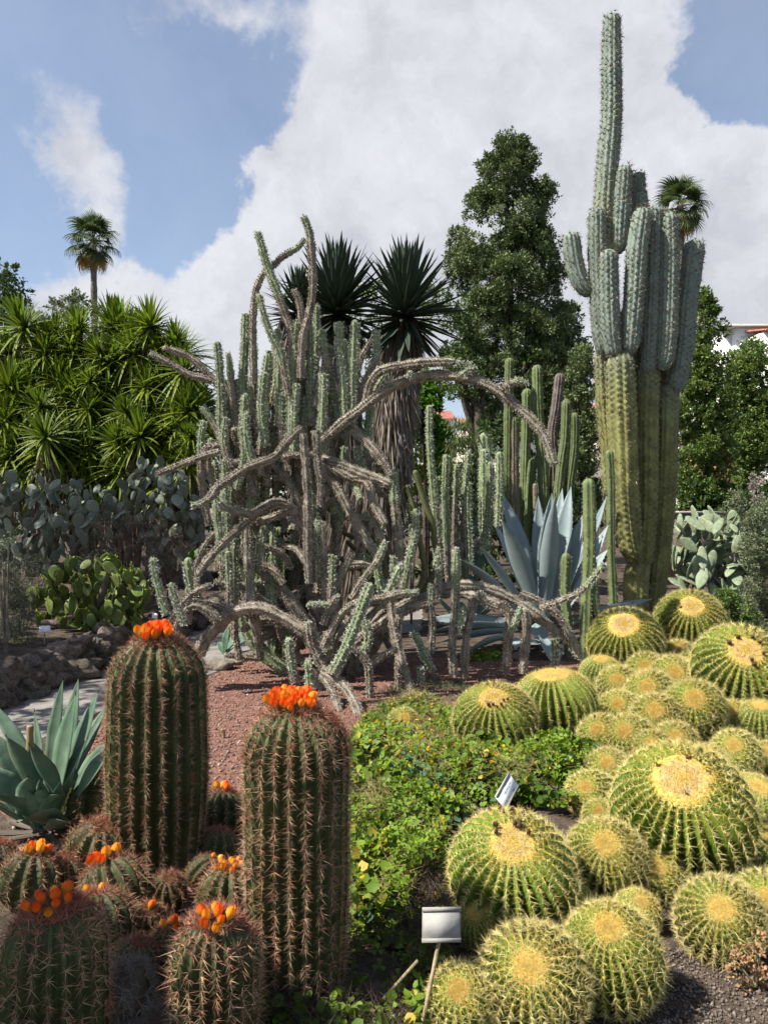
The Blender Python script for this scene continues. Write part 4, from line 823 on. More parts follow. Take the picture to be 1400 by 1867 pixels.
# ------------------------------------------------------------------ the tangled cactus: (green share from the tip, width px, depth, points base -> tip)
TG=[
(.12,15,7.7,[(548,690),(550,637),(554,606),(563,574),(569,537),(570,494),(567,451),(564,423),(553,393)]),
(.45,15,7.8,[(538,690),(531,608),(520,574),(506,534),(489,491),(480,460),(469,421)]),
(.12,12,7.9,[(462,700),(461,637),(463,551),(470,520),(480,500),(497,484),(517,466),(540,453),(557,435)]),
(.7,13,7.7,[(525,720),(511,643),(497,617),(483,580),(471,535)]),
(.0,13,7.8,[(556,640),(552,600),(546,551),(536,527)]),
(1,17,8.1,[(446,840),(444,766),(443,694),(446,637),(448,570)]),
(.5,13,8.3,[(466,800),(464,700),(462,640),(458,600)]),
(1,15,8.0,[(410,860),(404,780),(403,723),(400,666),(396,622)]),
(.25,12,8.1,[(440,830),(429,751),(423,709),(419,666),(416,644)]),
(.0,12,8.3,[(410,720),(394,697),(374,677),(346,651),(297,633)]),
(.1,12,8.2,[(420,720),(400,700),(377,691),(346,683),(311,663),(273,643)]),
(.3,15,8.3,[(420,830),(400,790),(385,763),(368,740)]),
(1,11,8.0,[(512,650),(509,623),(505,598)]),
(1,18,7.8,[(528,800),(529,740),(531,694),(536,637),(541,586)]),
(.8,13,8.2,[(570,760),(573,680),(576,637),(577,556)]),
(.9,15,7.9,[(474,830),(481,775),(483,694),(489,644)]),
(1,14,7.9,[(530,810),(526,777),(520,737),(513,694),(511,644)]),
(1,14,7.7,[(534,830),(536,780),(537,740),(540,698)]),
(1,15,7.6,[(586,790),(588,751),(589,720),(590,680)]),
(1,16,7.8,[(632,780),(629,745),(626,694),(619,637),(619,585)]),
(1,17,7.8,[(640,780),(644,737),(643,708),(646,637),(647,582)]),
(.8,12,7.9,[(622,790),(617,751),(607,709),(601,666),(600,627)]),
(.2,12,8.1,[(478,850),(470,790),(460,740),(456,704)]),
(1,14,8.0,[(560,800),(566,737),(571,690),(574,645)]),
(1,13,8.0,[(548,760),(552,710),(558,670),(566,655)]),
(.4,13,7.9,[(655,730),(660,705),(675,675),(687,648),(685,600)]),
(.0,11,8.0,[(650,690),(657,657),(668,637),(679,618)]),
(.06,17,[7.6,7.3],[(668,740),(672,716),(677,696),(696,675),(735,666),(780,661),(832,659)]),
(1,9,7.25,[(830,662),(850,664),(862,664)]),
(.0,20,[7.6,7.5,7.2,7.0],[(584,806),(624,771),(660,744),(690,720),(729,699),(765,687),(804,684),(840,687),(870,694),(911,714),(943,743),(969,766),(991,794),(1011,849)]),
(.5,11,7.1,[(914,712),(928,700),(943,695),(964,700)]),
(.9,10,7.2,[(836,688),(852,676),(871,670)]),
(1,8,7.3,[(742,690),(748,680),(752,676)]),
(.6,12,7.6,[(684,715),(695,695),(705,680)]),
(.0,12,7.8,[(400,822),(363,834),(324,849),(287,864)]),
(.9,12,8.0,[(370,850),(367,820),(367,800),(371,765)]),
(.0,14,7.9,[(385,815),(378,815),(367,836),(369,879),(374,922),(381,957)]),
(.0,12,7.9,[(410,815),(398,811),(389,815),(380,830),(380,847),(384,869),(398,894)]),
(.1,15,[7.4,7.2],[(550,780),(535,793),(517,812),(498,834),(453,851),(425,869),(397,888),(386,905),(367,918),(348,922)]),
(.0,11,7.6,[(580,828),(558,829),(535,830),(514,834)]),
(.9,12,7.8,[(416,880),(413,847),(410,804),(408,778)]),
(1,12,7.8,[(416,1010),(414,933),(410,890),(408,836)]),
(1,13,7.7,[(462,850),(453,815),(449,783),(450,752)]),
(1,13,7.5,[(404,1000),(403,991),(397,944),(395,904)]),
(.08,16,[7.6,7.3],[(575,1020),(556,980),(543,945),(530,924),(510,916),(496,918),(474,929),(457,937),(436,933),(410,926),(400,919)]),
(.0,13,7.55,[(540,930),(520,935),(490,945),(466,952)]),
(.0,15,[7.5,7.2],[(470,935),(449,954),(423,976),(397,1001),(376,1025),(358,1052)]),
(.0,10,7.6,[(396,970),(376,991),(363,1019),(356,1048)]),
(.0,16,[7.6,7.4,7.6],[(452,938),(451,997),(455,1051),(459,1104),(466,1139),(474,1189),(475,1204)]),
(1,13,7.2,[(304,1122),(292,1083),(284,1051),(279,1017)]),
(1,11,7.0,[(338,1140),(331,1124),(320,1094),(311,1062)]),
(1,18,7.4,[(350,1096),(347,1065),(345,1045),(343,1016)]),
(.0,10,7.3,[(362,1110),(361,1080),(359,1053)]),
(.0,12,7.2,[(300,1150),(315,1125),(333,1100),(358,1078),(385,1066)]),
(.0,12,7.3,[(425,1112),(390,1100),(367,1096),(346,1093)]),
(.55,14,7.6,[(420,1108),(419,1085),(418,1046),(416,1004)]),
(1,13,7.6,[(470,1040),(472,1025),(474,997),(480,962)]),
(.0,23,[7.4,7.2],[(362,1192),(372,1172),(383,1157),(408,1129),(439,1112),(477,1110),(515,1126),(546,1145),(575,1162),(600,1190)]),
(.0,17,7.2,[(400,1135),(385,1120),(373,1110),(351,1104),(341,1120),(340,1140)]),
(.0,12,7.15,[(318,1175),(322,1140),(345,1105)]),
(.0,16,7.9,[(570,1140),(545,1110),(520,1078),(506,1060)]),
(1,26,8.0,[(528,1226),(500,1208),(478,1188),(458,1160),(444,1128),(438,1100)]),
(.0,11,8.0,[(436,1204),(430,1164),(417,1132)]),
(.75,15,7.2,[(540,1246),(533,1215),(528,1189),(528,1162)]),
(.1,16,7.2,[(588,1215),(575,1190),(566,1167),(562,1133)]),
(1,16,7.0,[(565,1248),(564,1228),(562,1203)]),
(.0,20,7.3,[(580,1255),(590,1225),(596,1195),(600,1180),(596,1150)]),
(.95,21,[6.7,6.9],[(604,1232),(619,1204),(638,1164),(660,1107),(676,1062)]),
(.0,17,[6.9,6.3],[(590,1222),(610,1236),(630,1255),(647,1283),(656,1310),(654,1338)]),
(.0,12,[6.9,6.5],[(585,1232),(600,1250),(614,1280),(618,1300)]),
(.0,13,7.0,[(622,1160),(645,1182),(663,1201),(672,1220),(675,1290)]),
(.0,16,[7.4,7.1],[(706,1085),(712,1110),(719,1151),(732,1204),(748,1252),(758,1278)]),
(.0,12,7.3,[(727,1120),(726,1195),(726,1292)]),
(.1,14,7.0,[(590,1180),(603,1151),(619,1122),(650,1099),(697,1091),(729,1082),(762,1080)]),
(.0,12,7.1,[(672,1216),(683,1206),(700,1195),(726,1183)]),
(.0,52,8.0,[(630,1290),(640,1230),(660,1180),(690,1130),(720,1095)]),
(.0,34,8.2,[(600,1270),(600,1200),(585,1130),(570,1050),(572,950),(575,840)]),
(1,16,7.3,[(662,1192),(672,1165),(670,1145),(660,1130)]),
(.0,15,7.3,[(553,790),(558,847),(561,911),(561,1008),(563,1066)]),
(.0,15,7.3,[(576,785),(578,836),(584,879),(582,925)]),
(.0,17,[7.5,7.1],[(580,830),(593,838),(623,847),(659,862),(691,873),(714,884)]),
(.0,17,[7.7,7.5],[(622,770),(640,783),(666,802),(691,832),(716,870)]),
(.0,17,[7.7,7.5],[(586,845),(616,890),(636,929),(657,965),(676,997),(690,1015)]),
(.0,17,[7.6,7.3],[(610,852),(640,871),(668,877),(679,911),(691,937),(703,957)]),
(.0,13,7.5,[(678,930),(691,971),(702,995)]),
(.3,17,7.7,[(730,1050),(728,1019),(724,954),(719,903),(719,860)]),
(1,13,7.3,[(732,1090),(739,1061),(747,1014),(756,971),(758,927)]),
(.9,15,7.2,[(705,1090),(719,1057),(733,1027)]),
(1,10,7.4,[(718,1050),(717,1040),(717,1014)]),
(.3,13,7.3,[(640,1092),(668,1050),(689,1021),(703,987)]),
(1,9,7.8,[(624,850),(625,839),(627,812)]),
(1,13,7.7,[(664,870),(659,849),(655,832),(649,815)]),
(1,11,7.6,[(583,1050),(582,1019),(578,986),(581,948)]),
(.0,12,7.6,[(594,1090),(593,1040),(590,990),(588,950)]),
(.45,13,7.3,[(602,1110),(604,1074),(606,1040),(606,1010)]),
(.0,15,7.4,[(605,1080),(616,1058),(628,1038),(641,1008)]),
(1,9,6.95,[(600,1102),(580,1102),(558,1104)]),
(.0,13,7.0,[(590,1140),(598,1118),(608,1098),(615,1086)]),
(.5,10,7.6,[(796,1100),(799,1060),(799,1030),(799,1000)]),
(.3,12,7.6,[(786,1192),(788,1134),(784,1096),(786,1064)]),
(.3,15,7.5,[(827,1234),(824,1181),(828,1134),(831,1070),(832,1001)]),
(.7,11,7.45,[(834,1160),(838,1140),(845,1105)]),
(.0,14,7.5,[(846,1238),(850,1160),(858,1124),(866,1090)]),
(.0,18,[7.9,7.7],[(780,1082),(837,1083),(868,1088),(904,1101),(922,1108)]),
(.0,19,[7.9,7.7],[(790,1075),(845,1067),(894,1075),(940,1096),(981,1124),(1020,1158)]),
(.6,14,7.7,[(1020,1150),(1035,1165),(1058,1202)]),
(.0,13,7.6,[(948,1082),(991,1101),(1022,1129),(1043,1165),(1056,1195)]),
(.0,16,7.6,[(914,1100),(926,1118),(927,1145),(925,1186),(922,1230)]),
(.9,11,7.5,[(928,1163),(937,1139),(950,1109)]),
(.0,17,7.6,[(953,1228),(957,1180),(960,1140),(956,1108)]),
(.35,11,[7.5,7.2],[(985,1110),(1010,1100),(1033,1091),(1058,1079),(1076,1062),(1100,1028)]),
(1,13,7.7,[(1012,1214),(1012,1190),(1011,1158)]),
(.9,15,7.5,[(788,1226),(775,1199),(764,1172),(752,1152)]),
(1,10,7.3,[(768,1245),(767,1225),(766,1215)]),
(.1,13,7.4,[(905,1110),(885,1100),(880,1088),(872,1080)]),
(.0,14,7.8,[(720,1110),(760,1092),(800,1085)]),
]
t=thing('tangled_cactus','huge sprawling tangle of grey brown and green spiny stems in mid bed','cactus',tuple(G(610,1262)))
for i,(g,w,d,pts) in enumerate(TG):
    tipk=1.0 if g>0.3 else .8
    cactus_stem(t,pts,np.concatenate([w*np.random.default_rng(i).uniform(.86,1.08,5),[w*(.86 if g>.3 else .7)]]),d,g,100+i,nrib=7 if w<30 else 9,dep=.27 if g>.3 else .24,wob=.06 if g>.3 else .14,slen=.028 if g>.3 else .019,sw=.0036 if g>.3 else .0042,k=6,tuft=.0055 if g>.3 else .0085,asp=.04 if g>.3 else .028,tip=tipk,bump=.0 if g>.3 else .07)
# inner thicket, further back
rng=np.random.default_rng(314)
for i,(w,d,pts) in enumerate([(24,7.6,[(600,1230),(575,1180),(530,1140),(480,1130),(440,1150)]),(22,7.6,[(605,1235),(640,1180),(690,1140),(750,1110),(800,1095)]),(20,7.9,[(596,1230),(560,1160),(520,1090),(470,1040),(430,1020)]),
    (20,7.9,[(604,1230),(625,1150),(670,1085),(705,1060)]),(18,7.7,[(600,1240),(560,1215),(520,1170),(500,1120)]),(26,8.1,[(610,1240),(655,1200),(700,1150),(735,1120)]),(16,7.8,[(560,1150),(500,1110),(440,1070),(390,1060)]),(18,8.0,[(580,1000),(540,900),(500,850),(450,820)]),(17,8.0,[(590,900),(640,850),(700,830)]),(16,8.1,[(572,960),(540,860),(525,780),(515,700)]),(16,8.1,[(590,880),(610,800),(640,760)])]):
    cactus_stem(t,pts,w*.78*np.array([1.1,.95,1.02,.88,.7]),d,0,480+i,nrib=8,dep=.2,k=5,asp=.03,slen=.02,sw=.0042,bump=.06,wob=.16,tuft=.0075,tip=.8)
for i in range(44):
    a=rng.uniform(0,6.28); x=rng.uniform(420,730); y=rng.uniform(830,1210); L=rng.uniform(60,150); dx=math.cos(a)*L; dy=math.sin(a)*L*.8; c=rng.normal()*18
    if x+dx<395 or x+dx>745 or y+dy>1200: dx=-dx*.5; dy=-abs(dy)
    cactus_stem(t,[(x,y),(x+dx*.5+c,y+dy*.5-abs(c)),(x+dx,y+dy)],rng.uniform(9,14),[rng.uniform(7.7,8.6),rng.uniform(7.7,8.5)],rng.choice([0,0,0,.15,.5]),420+i,dep=.24,k=4,asp=.03,slen=.02,sw=.0042,bump=.06,wob=.1,tuft=.008,tip=.8)
for i in range(58):
    x=rng.choice([rng.uniform(385,560),rng.uniform(440,590),rng.uniform(395,480)]); y0=rng.uniform(820,1120); L=rng.uniform(90,230); lean=rng.normal()*18; top=max(690,y0-L)
    if x>600: top=max(top,740)
    g=rng.choice([0.0,.1,.5,1.0,.8,1.0]); w=rng.uniform(11,15)
    cactus_stem(t,[(x,y0),(x+lean*.4+rng.normal()*4,y0*.6+top*.4),(x+lean+rng.normal()*5,top)],w,rng.uniform(8.1,8.9),g,500+i,dep=.25,k=4,sw=.004,slen=.025,tuft=.008)
for i in range(58):
    x=rng.uniform(388,700); top=570+abs(x-545)*.55+(rng.uniform(0,150) if i<36 else rng.uniform(150,380)); L=rng.uniform(90,190); g=rng.choice([1,1,.9,.6,.3])
    cactus_stem(t,[(x+rng.normal()*9,top+L),(x+rng.normal()*4,top+L*.5),(x,top)],rng.uniform(11,14.5),rng.uniform(7.75,8.3),g,560+i,dep=.26,k=5,asp=.04,sw=.0036,slen=.026,tuft=.0055)
for i in range(16):
    x=rng.uniform(470,620); y0=rng.uniform(1150,1235); top=y0-rng.uniform(90,190)
    cactus_stem(t,[(x,y0),(x+rng.normal()*5,(y0+top)/2),(x+rng.normal()*10,top)],rng.uniform(14,20),rng.uniform(8.4,9.0),1.0,600+i,dep=.25,k=4,m='column')
for i,(x,y0,top) in enumerate([(497,1190,1010),(516,1200,985),(535,1195,1005),(505,1120,960)]):
    cactus_stem(t,[(x,y0),(x,(y0+top)/2),(x+4,top)],19,8.6,1.0,640+i,dep=.25,k=4,m='column')
# smooth olive stems behind the tangle
t=thing('olive_cactus','smooth olive spineless stems spreading low in the shade behind the tangled cactus','cactus',tuple(G(680,1150)))
for i,(w,pts) in enumerate([(9,[(672,1010),(659,986),(640,978),(616,965),(603,949)]),(9,[(700,1030),(681,1019),(653,1006),(631,986)]),(9,[(700,1000),(691,991),(670,965),(659,941)]),(9,[(690,1060),(668,1043),(644,1032),(618,1016)]),
    (12,[(795,1040),(792,986),(788,954),(773,911),(756,857)]),(9,[(765,960),(756,929),(741,884)]),(11,[(770,1060),(768,1000),(752,950),(745,920)]),(9,[(660,1010),(680,1000),(690,985)])]):
    cactus_stem(t,[(680+(pts[0][0]-680)*.5,1120)]+pts,w,8.7+.1*(i%3),1.0,660+i,nrib=6,dep=.08,m='olive',sp=None)

# ------------------------------------------------------------------ slim pale columns and the ribbed columns behind
t=thing('slim_cactus','group of slim pale green spiny columns between the shaggy trunk and the blue agave','cactus',tuple(P(840,CY,9.4)*np.array([1,1,0])))
for i,(w,pts,g) in enumerate([(13,[(800,1080),(796,990),(789,891),(783,806),(783,738)],.9),(12,[(798,1060),(796,963),(794,910),(793,867)],.9),(12,[(818,1070),(814,977),(811,906),(813,828)],.7),(10,[(828,1060),(830,934),(833,845)],.3),
    (11,[(846,900),(850,868),(854,822)],1),(13,[(858,1050),(856,986),(854,930),(854,878)],.9),(13,[(872,1010),(883,983),(891,920),(894,880),(894,841)],1),(14,[(884,1000),(882,950),(883,880),(883,818)],1),
    (14,[(908,960),(910,900),(911,850),(910,823)],1),(22,[(886,1000),(883,900),(884,840),(884,788)],1),(13,[(838,1030),(837,1005),(860,992),(883,985)],.0),(11,[(846,1020),(846,960),(850,900)],.2)]):
    cactus_stem(t,pts,w,9.4+.12*(i%4)+(.8 if w>20 else 0),g,700+i,asp=.045,slen=.028,sw=.004,k=5,nrib=7,tuft=.006)
t=thing('ribbed_column_cactus','clump of tall ribbed green columns rising behind the blue agave','cactus',tuple(P(985,CY,13.0)*np.array([1,1,0])))
for i,(w,pts,g,lab) in enumerate([(17,[(926,1000),(926,849),(927,734),(929,652)],1,None),(20,[(995,1010),(989,849),(981,749),(979,665)],1,None),(18,[(954,1000),(956,889),(959,791),(961,708)],1,None),
    (20,[(938,1010),(937,934),(936,849),(936,758)],.12,'tan weathered column'),(18,[(1030,1000),(1037,891),(1046,820),(1047,752)],1,None),(19,[(1010,990),(1009,843),(1006,791),(1014,740),(1021,680)],1,'dead grey brown column'),
    (18,[(1008,1000),(1022,860),(1030,800),(1033,727)],1,None),(16,[(960,990),(968,870),(974,835)],1,None),(17,[(1000,1000),(996,900),(1000,830)],1,None),(9,[(975,1000),(976,940),(975,881)],0,None),(8,[(958,1000),(959,975),(959,944)],0,None),(8,[(968,1000),(967,970),(966,940)],0,None)]):
    cactus_stem(t,pts,w,13.0+.25*(i%3)-.1*(i==1),g,740+i,nrib=11,dep=.2,m='dead_column' if lab and 'dead' in lab else 'column',sp='column_spine',asp=.05,slen=.02,sw=.0035,k=3,label=lab,step=.06)
for i,(lab,w,pts,D_) in enumerate([('tall smooth green column directly left of the giant cactus base, growing before the agave',23,[(1068,1210),(1070,1100),(1075,1000),(1073,872)],8.9),
     ('short green column standing in front of the blue agave leaves',18,[(1036,1180),(1035,1134),(1030,1083),(1032,1008)],9.1),('slim green column touching the left side of the giant cactus',17,[(1119,1180),(1118,1095),(1114,1000),(1113,880),(1110,820)],10.6)]):
    t=thing('column_cactus',lab,'cactus',tuple(P(pts[0][0],CY,D_)*np.array([1,1,0])))
    b3=P(pts[0][0],pts[0][1],D_); ctrl=[(b3[0],D_,-.02)]+[P(x,y,D_) for x,y in pts[1:]] if b3[2]>.02 else [P(x,y,D_) for x,y in pts]
    cactus_stem(t,pts,w,D_,1.0,770+i,nrib=6,dep=.28,m='column',sp='column_spine',asp=.045,slen=.03,sw=.002,k=6,ctrl3=ctrl,rad=np.array([w,w])/2*D_/F)
    if i==0: cactus_stem(t,[(1094,1140),(1086,1110),(1082,1070),(1079,1020)],17,D_,1.0,779,nrib=6,dep=.28,m='column',sp='column_spine',asp=.045,slen=.03,sw=.002,k=6)

# ------------------------------------------------------------------ giant branching cactus
DG=11.2
t=thing('giant_cactus','giant branching cactus with blue green arms and yellowed trunk, tallest plant in view','cactus',tuple(P(1172,CY,DG)*np.array([1,1,0])))
def garm(pts,w,dz,g,seed,nrib=13,base=1.0,**k):
    cactus_stem(t,pts,np.asarray(w,float),DG+dz,g,800+seed,nrib=nrib,dep=.15,m='giant',sp='giant_spine',asp=.085,k=5,slen=.06,sw=.0045,step=.0213,spr=4,tip=1.0,base=base,bump=.06,dot=True,sharp=-1,wob=.03,spread=1.3,soft=.5,**k)
garm([(1102,560),(1102,450),(1103,375),(1108,300),(1115,210),(1115,120),(1116,24)],[42,42,41,39,37,35,31],-.05,.75,0)
garm([(1082,532),(1066,524),(1054,504),(1045,465),(1040,422)],[27,31,33,34,31],-.1,1.4,1)
garm([(1108,650),(1098,600),(1093,540),(1090,450),(1090,379)],[36,37,36,36,34],-.15,1.4,2)
garm([(1121,652),(1113,610),(1110,540),(1109,454)],[30,37,36,35],-.3,1.4,3)
garm([(1129,462),(1128,440),(1132,375),(1138,301)],[30,34,34,32],-.15,1.4,4,base=1.4)
garm([(1158,440),(1164,380),(1163,313)],[26,26,24],.15,1.4,5)
garm([(1166,500),(1168,420),(1167,350)],[28,30,28],.0,1.4,6)
garm([(1147,648),(1150,610),(1156,540),(1162,450),(1173,378)],[30,37,38,38,36],-.3,1.4,7,base=1.5)
garm([(1182,684),(1185,640),(1189,540),(1192,450),(1193,376)],[28,31,32,32,31],-.15,1.4,8,base=1.5)
garm([(1206,676),(1214,640),(1219,540),(1220,450),(1219,386)],[30,36,36,36,34],-.2,1.4,9,base=1.5)
garm([(1232,716),(1245,640),(1252,558),(1258,510),(1267,436)],[32,37,37,38,36],-.05,1.4,10,base=1.5)
garm([(1168,1024),(1152,1000),(1141,924),(1134,783),(1130,640)],[40,50,53,54,52],-.25,.0,11,nrib=12,base=1.6)
garm([(1173,1034),(1180,924),(1181,783),(1184,660)],[34,38,38,38],-.05,.0,12,nrib=12)
garm([(1184,1140),(1192,1110),(1202,1030),(1212,924),(1217,818),(1219,700)],[32,34,36,37,37,36],.05,.0,13,nrib=12)
garm([(1158,1155),(1159,1110),(1160,1060),(1168,1010)],[44,46,46,40],.0,.0,14,nrib=11)
garm([(1122,1000),(1115,924),(1108,818),(1100,730),(1096,640)],[24,26,28,28,26],-.05,.0,15,nrib=11)
garm([(1180,1130),(1185,1000),(1195,900),(1196,760),(1205,660)],[30,36,40,40,36],.3,.0,16,nrib=11)
garm([(1150,1000),(1148,850),(1155,700),(1145,560)],[30,40,42,38],.25,.3,17,nrib=11)

# ------------------------------------------------------------------ flowers of the barrel cacti
def flower_mesh(petm,open_=.5,seed=0):
    rng=np.random.default_rng(seed); mb=MB(); v,tt=rock_geo(.30,.30,.5,seed,.05,True); mb.add(v+np.array([0,0,.45]),T=tt,a=0.0)
    for ringi,(n,r0,ln) in enumerate(((15,.38,.85),(12,.26,1.0),(8,.13,1.05))):
        for k in range(n):
            az=k*6.283/n+ringi*.3; e=open_*(1-.28*ringi); d=np.array([math.cos(az),math.sin(az),0]); s=np.array([-math.sin(az),math.cos(az),0])
            ps=[d*r0*.9+np.array([0,0,.35]),d*(r0+.08+e*.2)+np.array([0,0,.35+ln*.4]),d*(r0-.02+e*.42)+np.array([0,0,.35+ln*.75]),d*(r0-.12+e*.5)+np.array([0,0,.35+ln])]; wd=[.10,.15,.12,.02]
            V=np.vstack([[p-s*w,p+s*w] for p,w in zip(ps,wd)]); mb.add(V,np.array([[0,1,3,2],[2,3,5,4],[4,5,7,6]]),a=np.repeat([.1,.5,.8,1.],2))
    return mb.mesh('flower',petm)
M['petal_orange']=mat('petal_orange',(.72,.30,.02),(.80,.42,.03),9,.45,trans=.2,age=((.78,.075,.012),(.85,.16,.015)),orand=.12)
M['petal_yellow']=mat('petal_yellow',(.72,.42,.03),(.78,.5,.05),9,.45,trans=.2,age=((.82,.25,.02),(.85,.33,.03)),orand=.12)
FLO=[flower_mesh(M['petal_orange'],.8,1),flower_mesh(M['petal_orange'],.35,2),flower_mesh(M['petal_yellow'],.45,3)]
def flowers(parent,apex,axis,n,R0,size,kinds,seed,squash=.35):
    """n flowers round the crown; apex/axis in the parent's local frame"""
    rng=np.random.default_rng(seed); ax=Vector(axis).normalized(); u=ax.orthogonal().normalized(); v=ax.cross(u)
    for k in range(n):
        a=k*2.39996; r=R0*math.sqrt((k+.5)/n)
        o=obj('flower',FLO[kinds[k%len(kinds)]],parent); d=(u*math.cos(a)+v*math.sin(a)); o.location=Vector(apex)+d*r-ax*(r*r/R0*squash*.5+size*.15)
        o.rotation_euler=(ax+d*(r/R0)*.55).to_track_quat('Z','Y').to_euler(); s=size*rng.uniform(.85,1.15); o.scale=(s*.88,s*.88,s*1.15)

# ------------------------------------------------------------------ red spined barrel cacti
def fero_column(label,px,py_apex,rpx,D,nrib,seed,lean=(0,0),nfl=0,kinds=(0,),fsz=.03,fR=.05,foff=(0,0),fat=(1,.97,1.02,1.0,.96),sk=1.0):
    r=rpx*D/F; ap=P(px,py_apex,D); base=np.array([ap[0]+lean[0],D+lean[1],-.03]); loc=(base[0],base[1],0)
    t=thing('barrel_cactus',label,'barrel cactus',loc,'red spined barrel cacti'); C=[rel(base+(ap-base)*f,loc) for f in np.linspace(0,1,6)]
    V,Q,s,ar=sweep(C,np.array(fat)*r,nrib,.22,.012,spr=6,tip=1.0,wob=.02,seed=seed,areole_sp=.018*sk,sharp=1.0)
    obj('body', MB().add(V,Q).mesh('body',M['fero']),t)
    O,N,T_,sa=ar; hgt=ap[2]; hz=hgt-np.clip(sa,0,1)*hgt; age=np.clip(1-hz/.10,0,1)*.9; rng=np.random.default_rng(seed); age=np.clip(age+rng.normal(size=len(age))*.15+(rng.random(len(age))<.12)*.5,0,1)
    V1,T1,a1=spines(O,N,13 if sk==1 else 7,.027*sk,.0007*sk,1.9,seed,.35,age); V2,T2,a2=spines(O,N,3,.040*sk,.0010*sk,.8,seed+1,.35,age); near=hz<(.2 if sk==1 else .07); V4,T4,a4=spines(O[near],N[near],5,.034,.0009*sk,1.3,seed+4,.35,age[near]*.8)
    # thick pelt of young spines on the dome
    m=150; az=rng.uniform(0,6.28,m); rr=r*.55*np.sqrt(rng.random(m)); top=np.array(C[-1]); Ot=np.stack([top[0]+np.cos(az)*rr,top[1]+np.sin(az)*rr,top[2]-1.0*r*(1-np.sqrt(np.clip(1-(rr/r)**2,0,1)))],1); Nt=nrm(Ot-top+np.array([0,0,r*.7]))
    V3,T3,a3=spines(Ot,Nt,6,.036,.0011,.9,seed+2,.35,np.clip(rng.random(m)*.6+.5-.5*rr/r,0,1))
    so=obj('spines', MB().add(V1,T=T1,a=a1).add(V2,T=T2,a=a2).add(V3,T=T3,a=a3).add(V4,T=T4,a=a4).mesh('spines',M['fero_spine'],False),t); so['kind']='stuff'
    if nfl: flowers(t,Vector(top)+Vector((foff[0],foff[1],.012)),(0,-.15,1),nfl,fR,fsz,kinds,seed)
    return t
fero_column('tall dark barrel cactus topped with orange red flowers, left of the red gravel',287,1157,84,3.68,21,201,nfl=13,kinds=(0,0,1,0,2),fsz=.038,fR=.066,fat=(.92,1.02,1.06,1.04,.98),foff=(0,-.04))
fero_column('tall barrel cactus in the centre foreground crowned by a big ring of orange flowers',541,1283,92,2.71,22,202,nfl=24,kinds=(0,2,0,1,2,0,1),fsz=.029,fR=.072,foff=(-.02,.0),fat=(.9,.98,1.03,1.04,1.0))
fero_column('barrel cactus with loose orange and yellow buds, cut off by the bottom edge',392,1668,78,2.34,20,203,nfl=8,kinds=(1,2,1,2),fsz=.027,fR=.044,foff=(.01,-.05),sk=1.1)
fero_column('largest shaded barrel cactus in the bottom left corner with red and orange buds',100,1645,93,2.28,21,204,nfl=10,kinds=(0,1,1,2),fsz=.025,fR=.055,foff=(0,-.03),sk=1.2)
def proto_fero(seed,nrib):
    V,Q,T,ar,prof=barrel(nrib,.30,6,26,.95,1.0,.9,2.7,.2,.05,seed); body=merge(V,Q,T,'body',M['fero'])
    O,N,s=ar(.25,2.1,13); rng=np.random.default_rng(seed); age=np.clip(.75-s*1.0+rng.normal(size=len(s))*.2,0,1)
    V1,T1,a1=spines(O,N,8,.21,.005,1.7,seed,.35,age); V2,T2,a2=spines(O,N,3,.33,.009,.7,seed+1,.3,age)
    m=60; az=rng.uniform(0,6.28,m); rr=.3*np.sqrt(rng.random(m)); Ot=np.stack([np.cos(az)*rr,np.sin(az)*rr,np.full(m,.86)],1); V3,T3,a3=spines(Ot,nrm(Ot*np.array([1,1,.8])),4,.24,.0075,.6,seed+2,.35,.9)
    return body, MB().add(V1,T=T1,a=a1).add(V2,T=T2,a=a2).add(V3,T=T3,a=a3).mesh('spines',M['fero_spine'],False)
FP=[proto_fero(1,13),proto_fero(2,12),proto_fero(3,14)]
def aim(cx,cy,r,kx,ky,D,reach=.88):
    """axis of a barrel whose crown is seen at (kx,ky)"""
    v=nrm(P(cx,cy,D)-np.array([0,0,H])); right=np.array([1.,0,0]); up=np.cross(right,v); up/=np.linalg.norm(up)
    a=(kx-cx)/(r*reach); b=(cy-ky)/(r*reach); n=math.hypot(a,b)
    if n>.97: a*=.97/n; b*=.97/n
    return Vector(right*a+up*b-v*math.sqrt(max(0,1-a*a-b*b))).normalized()
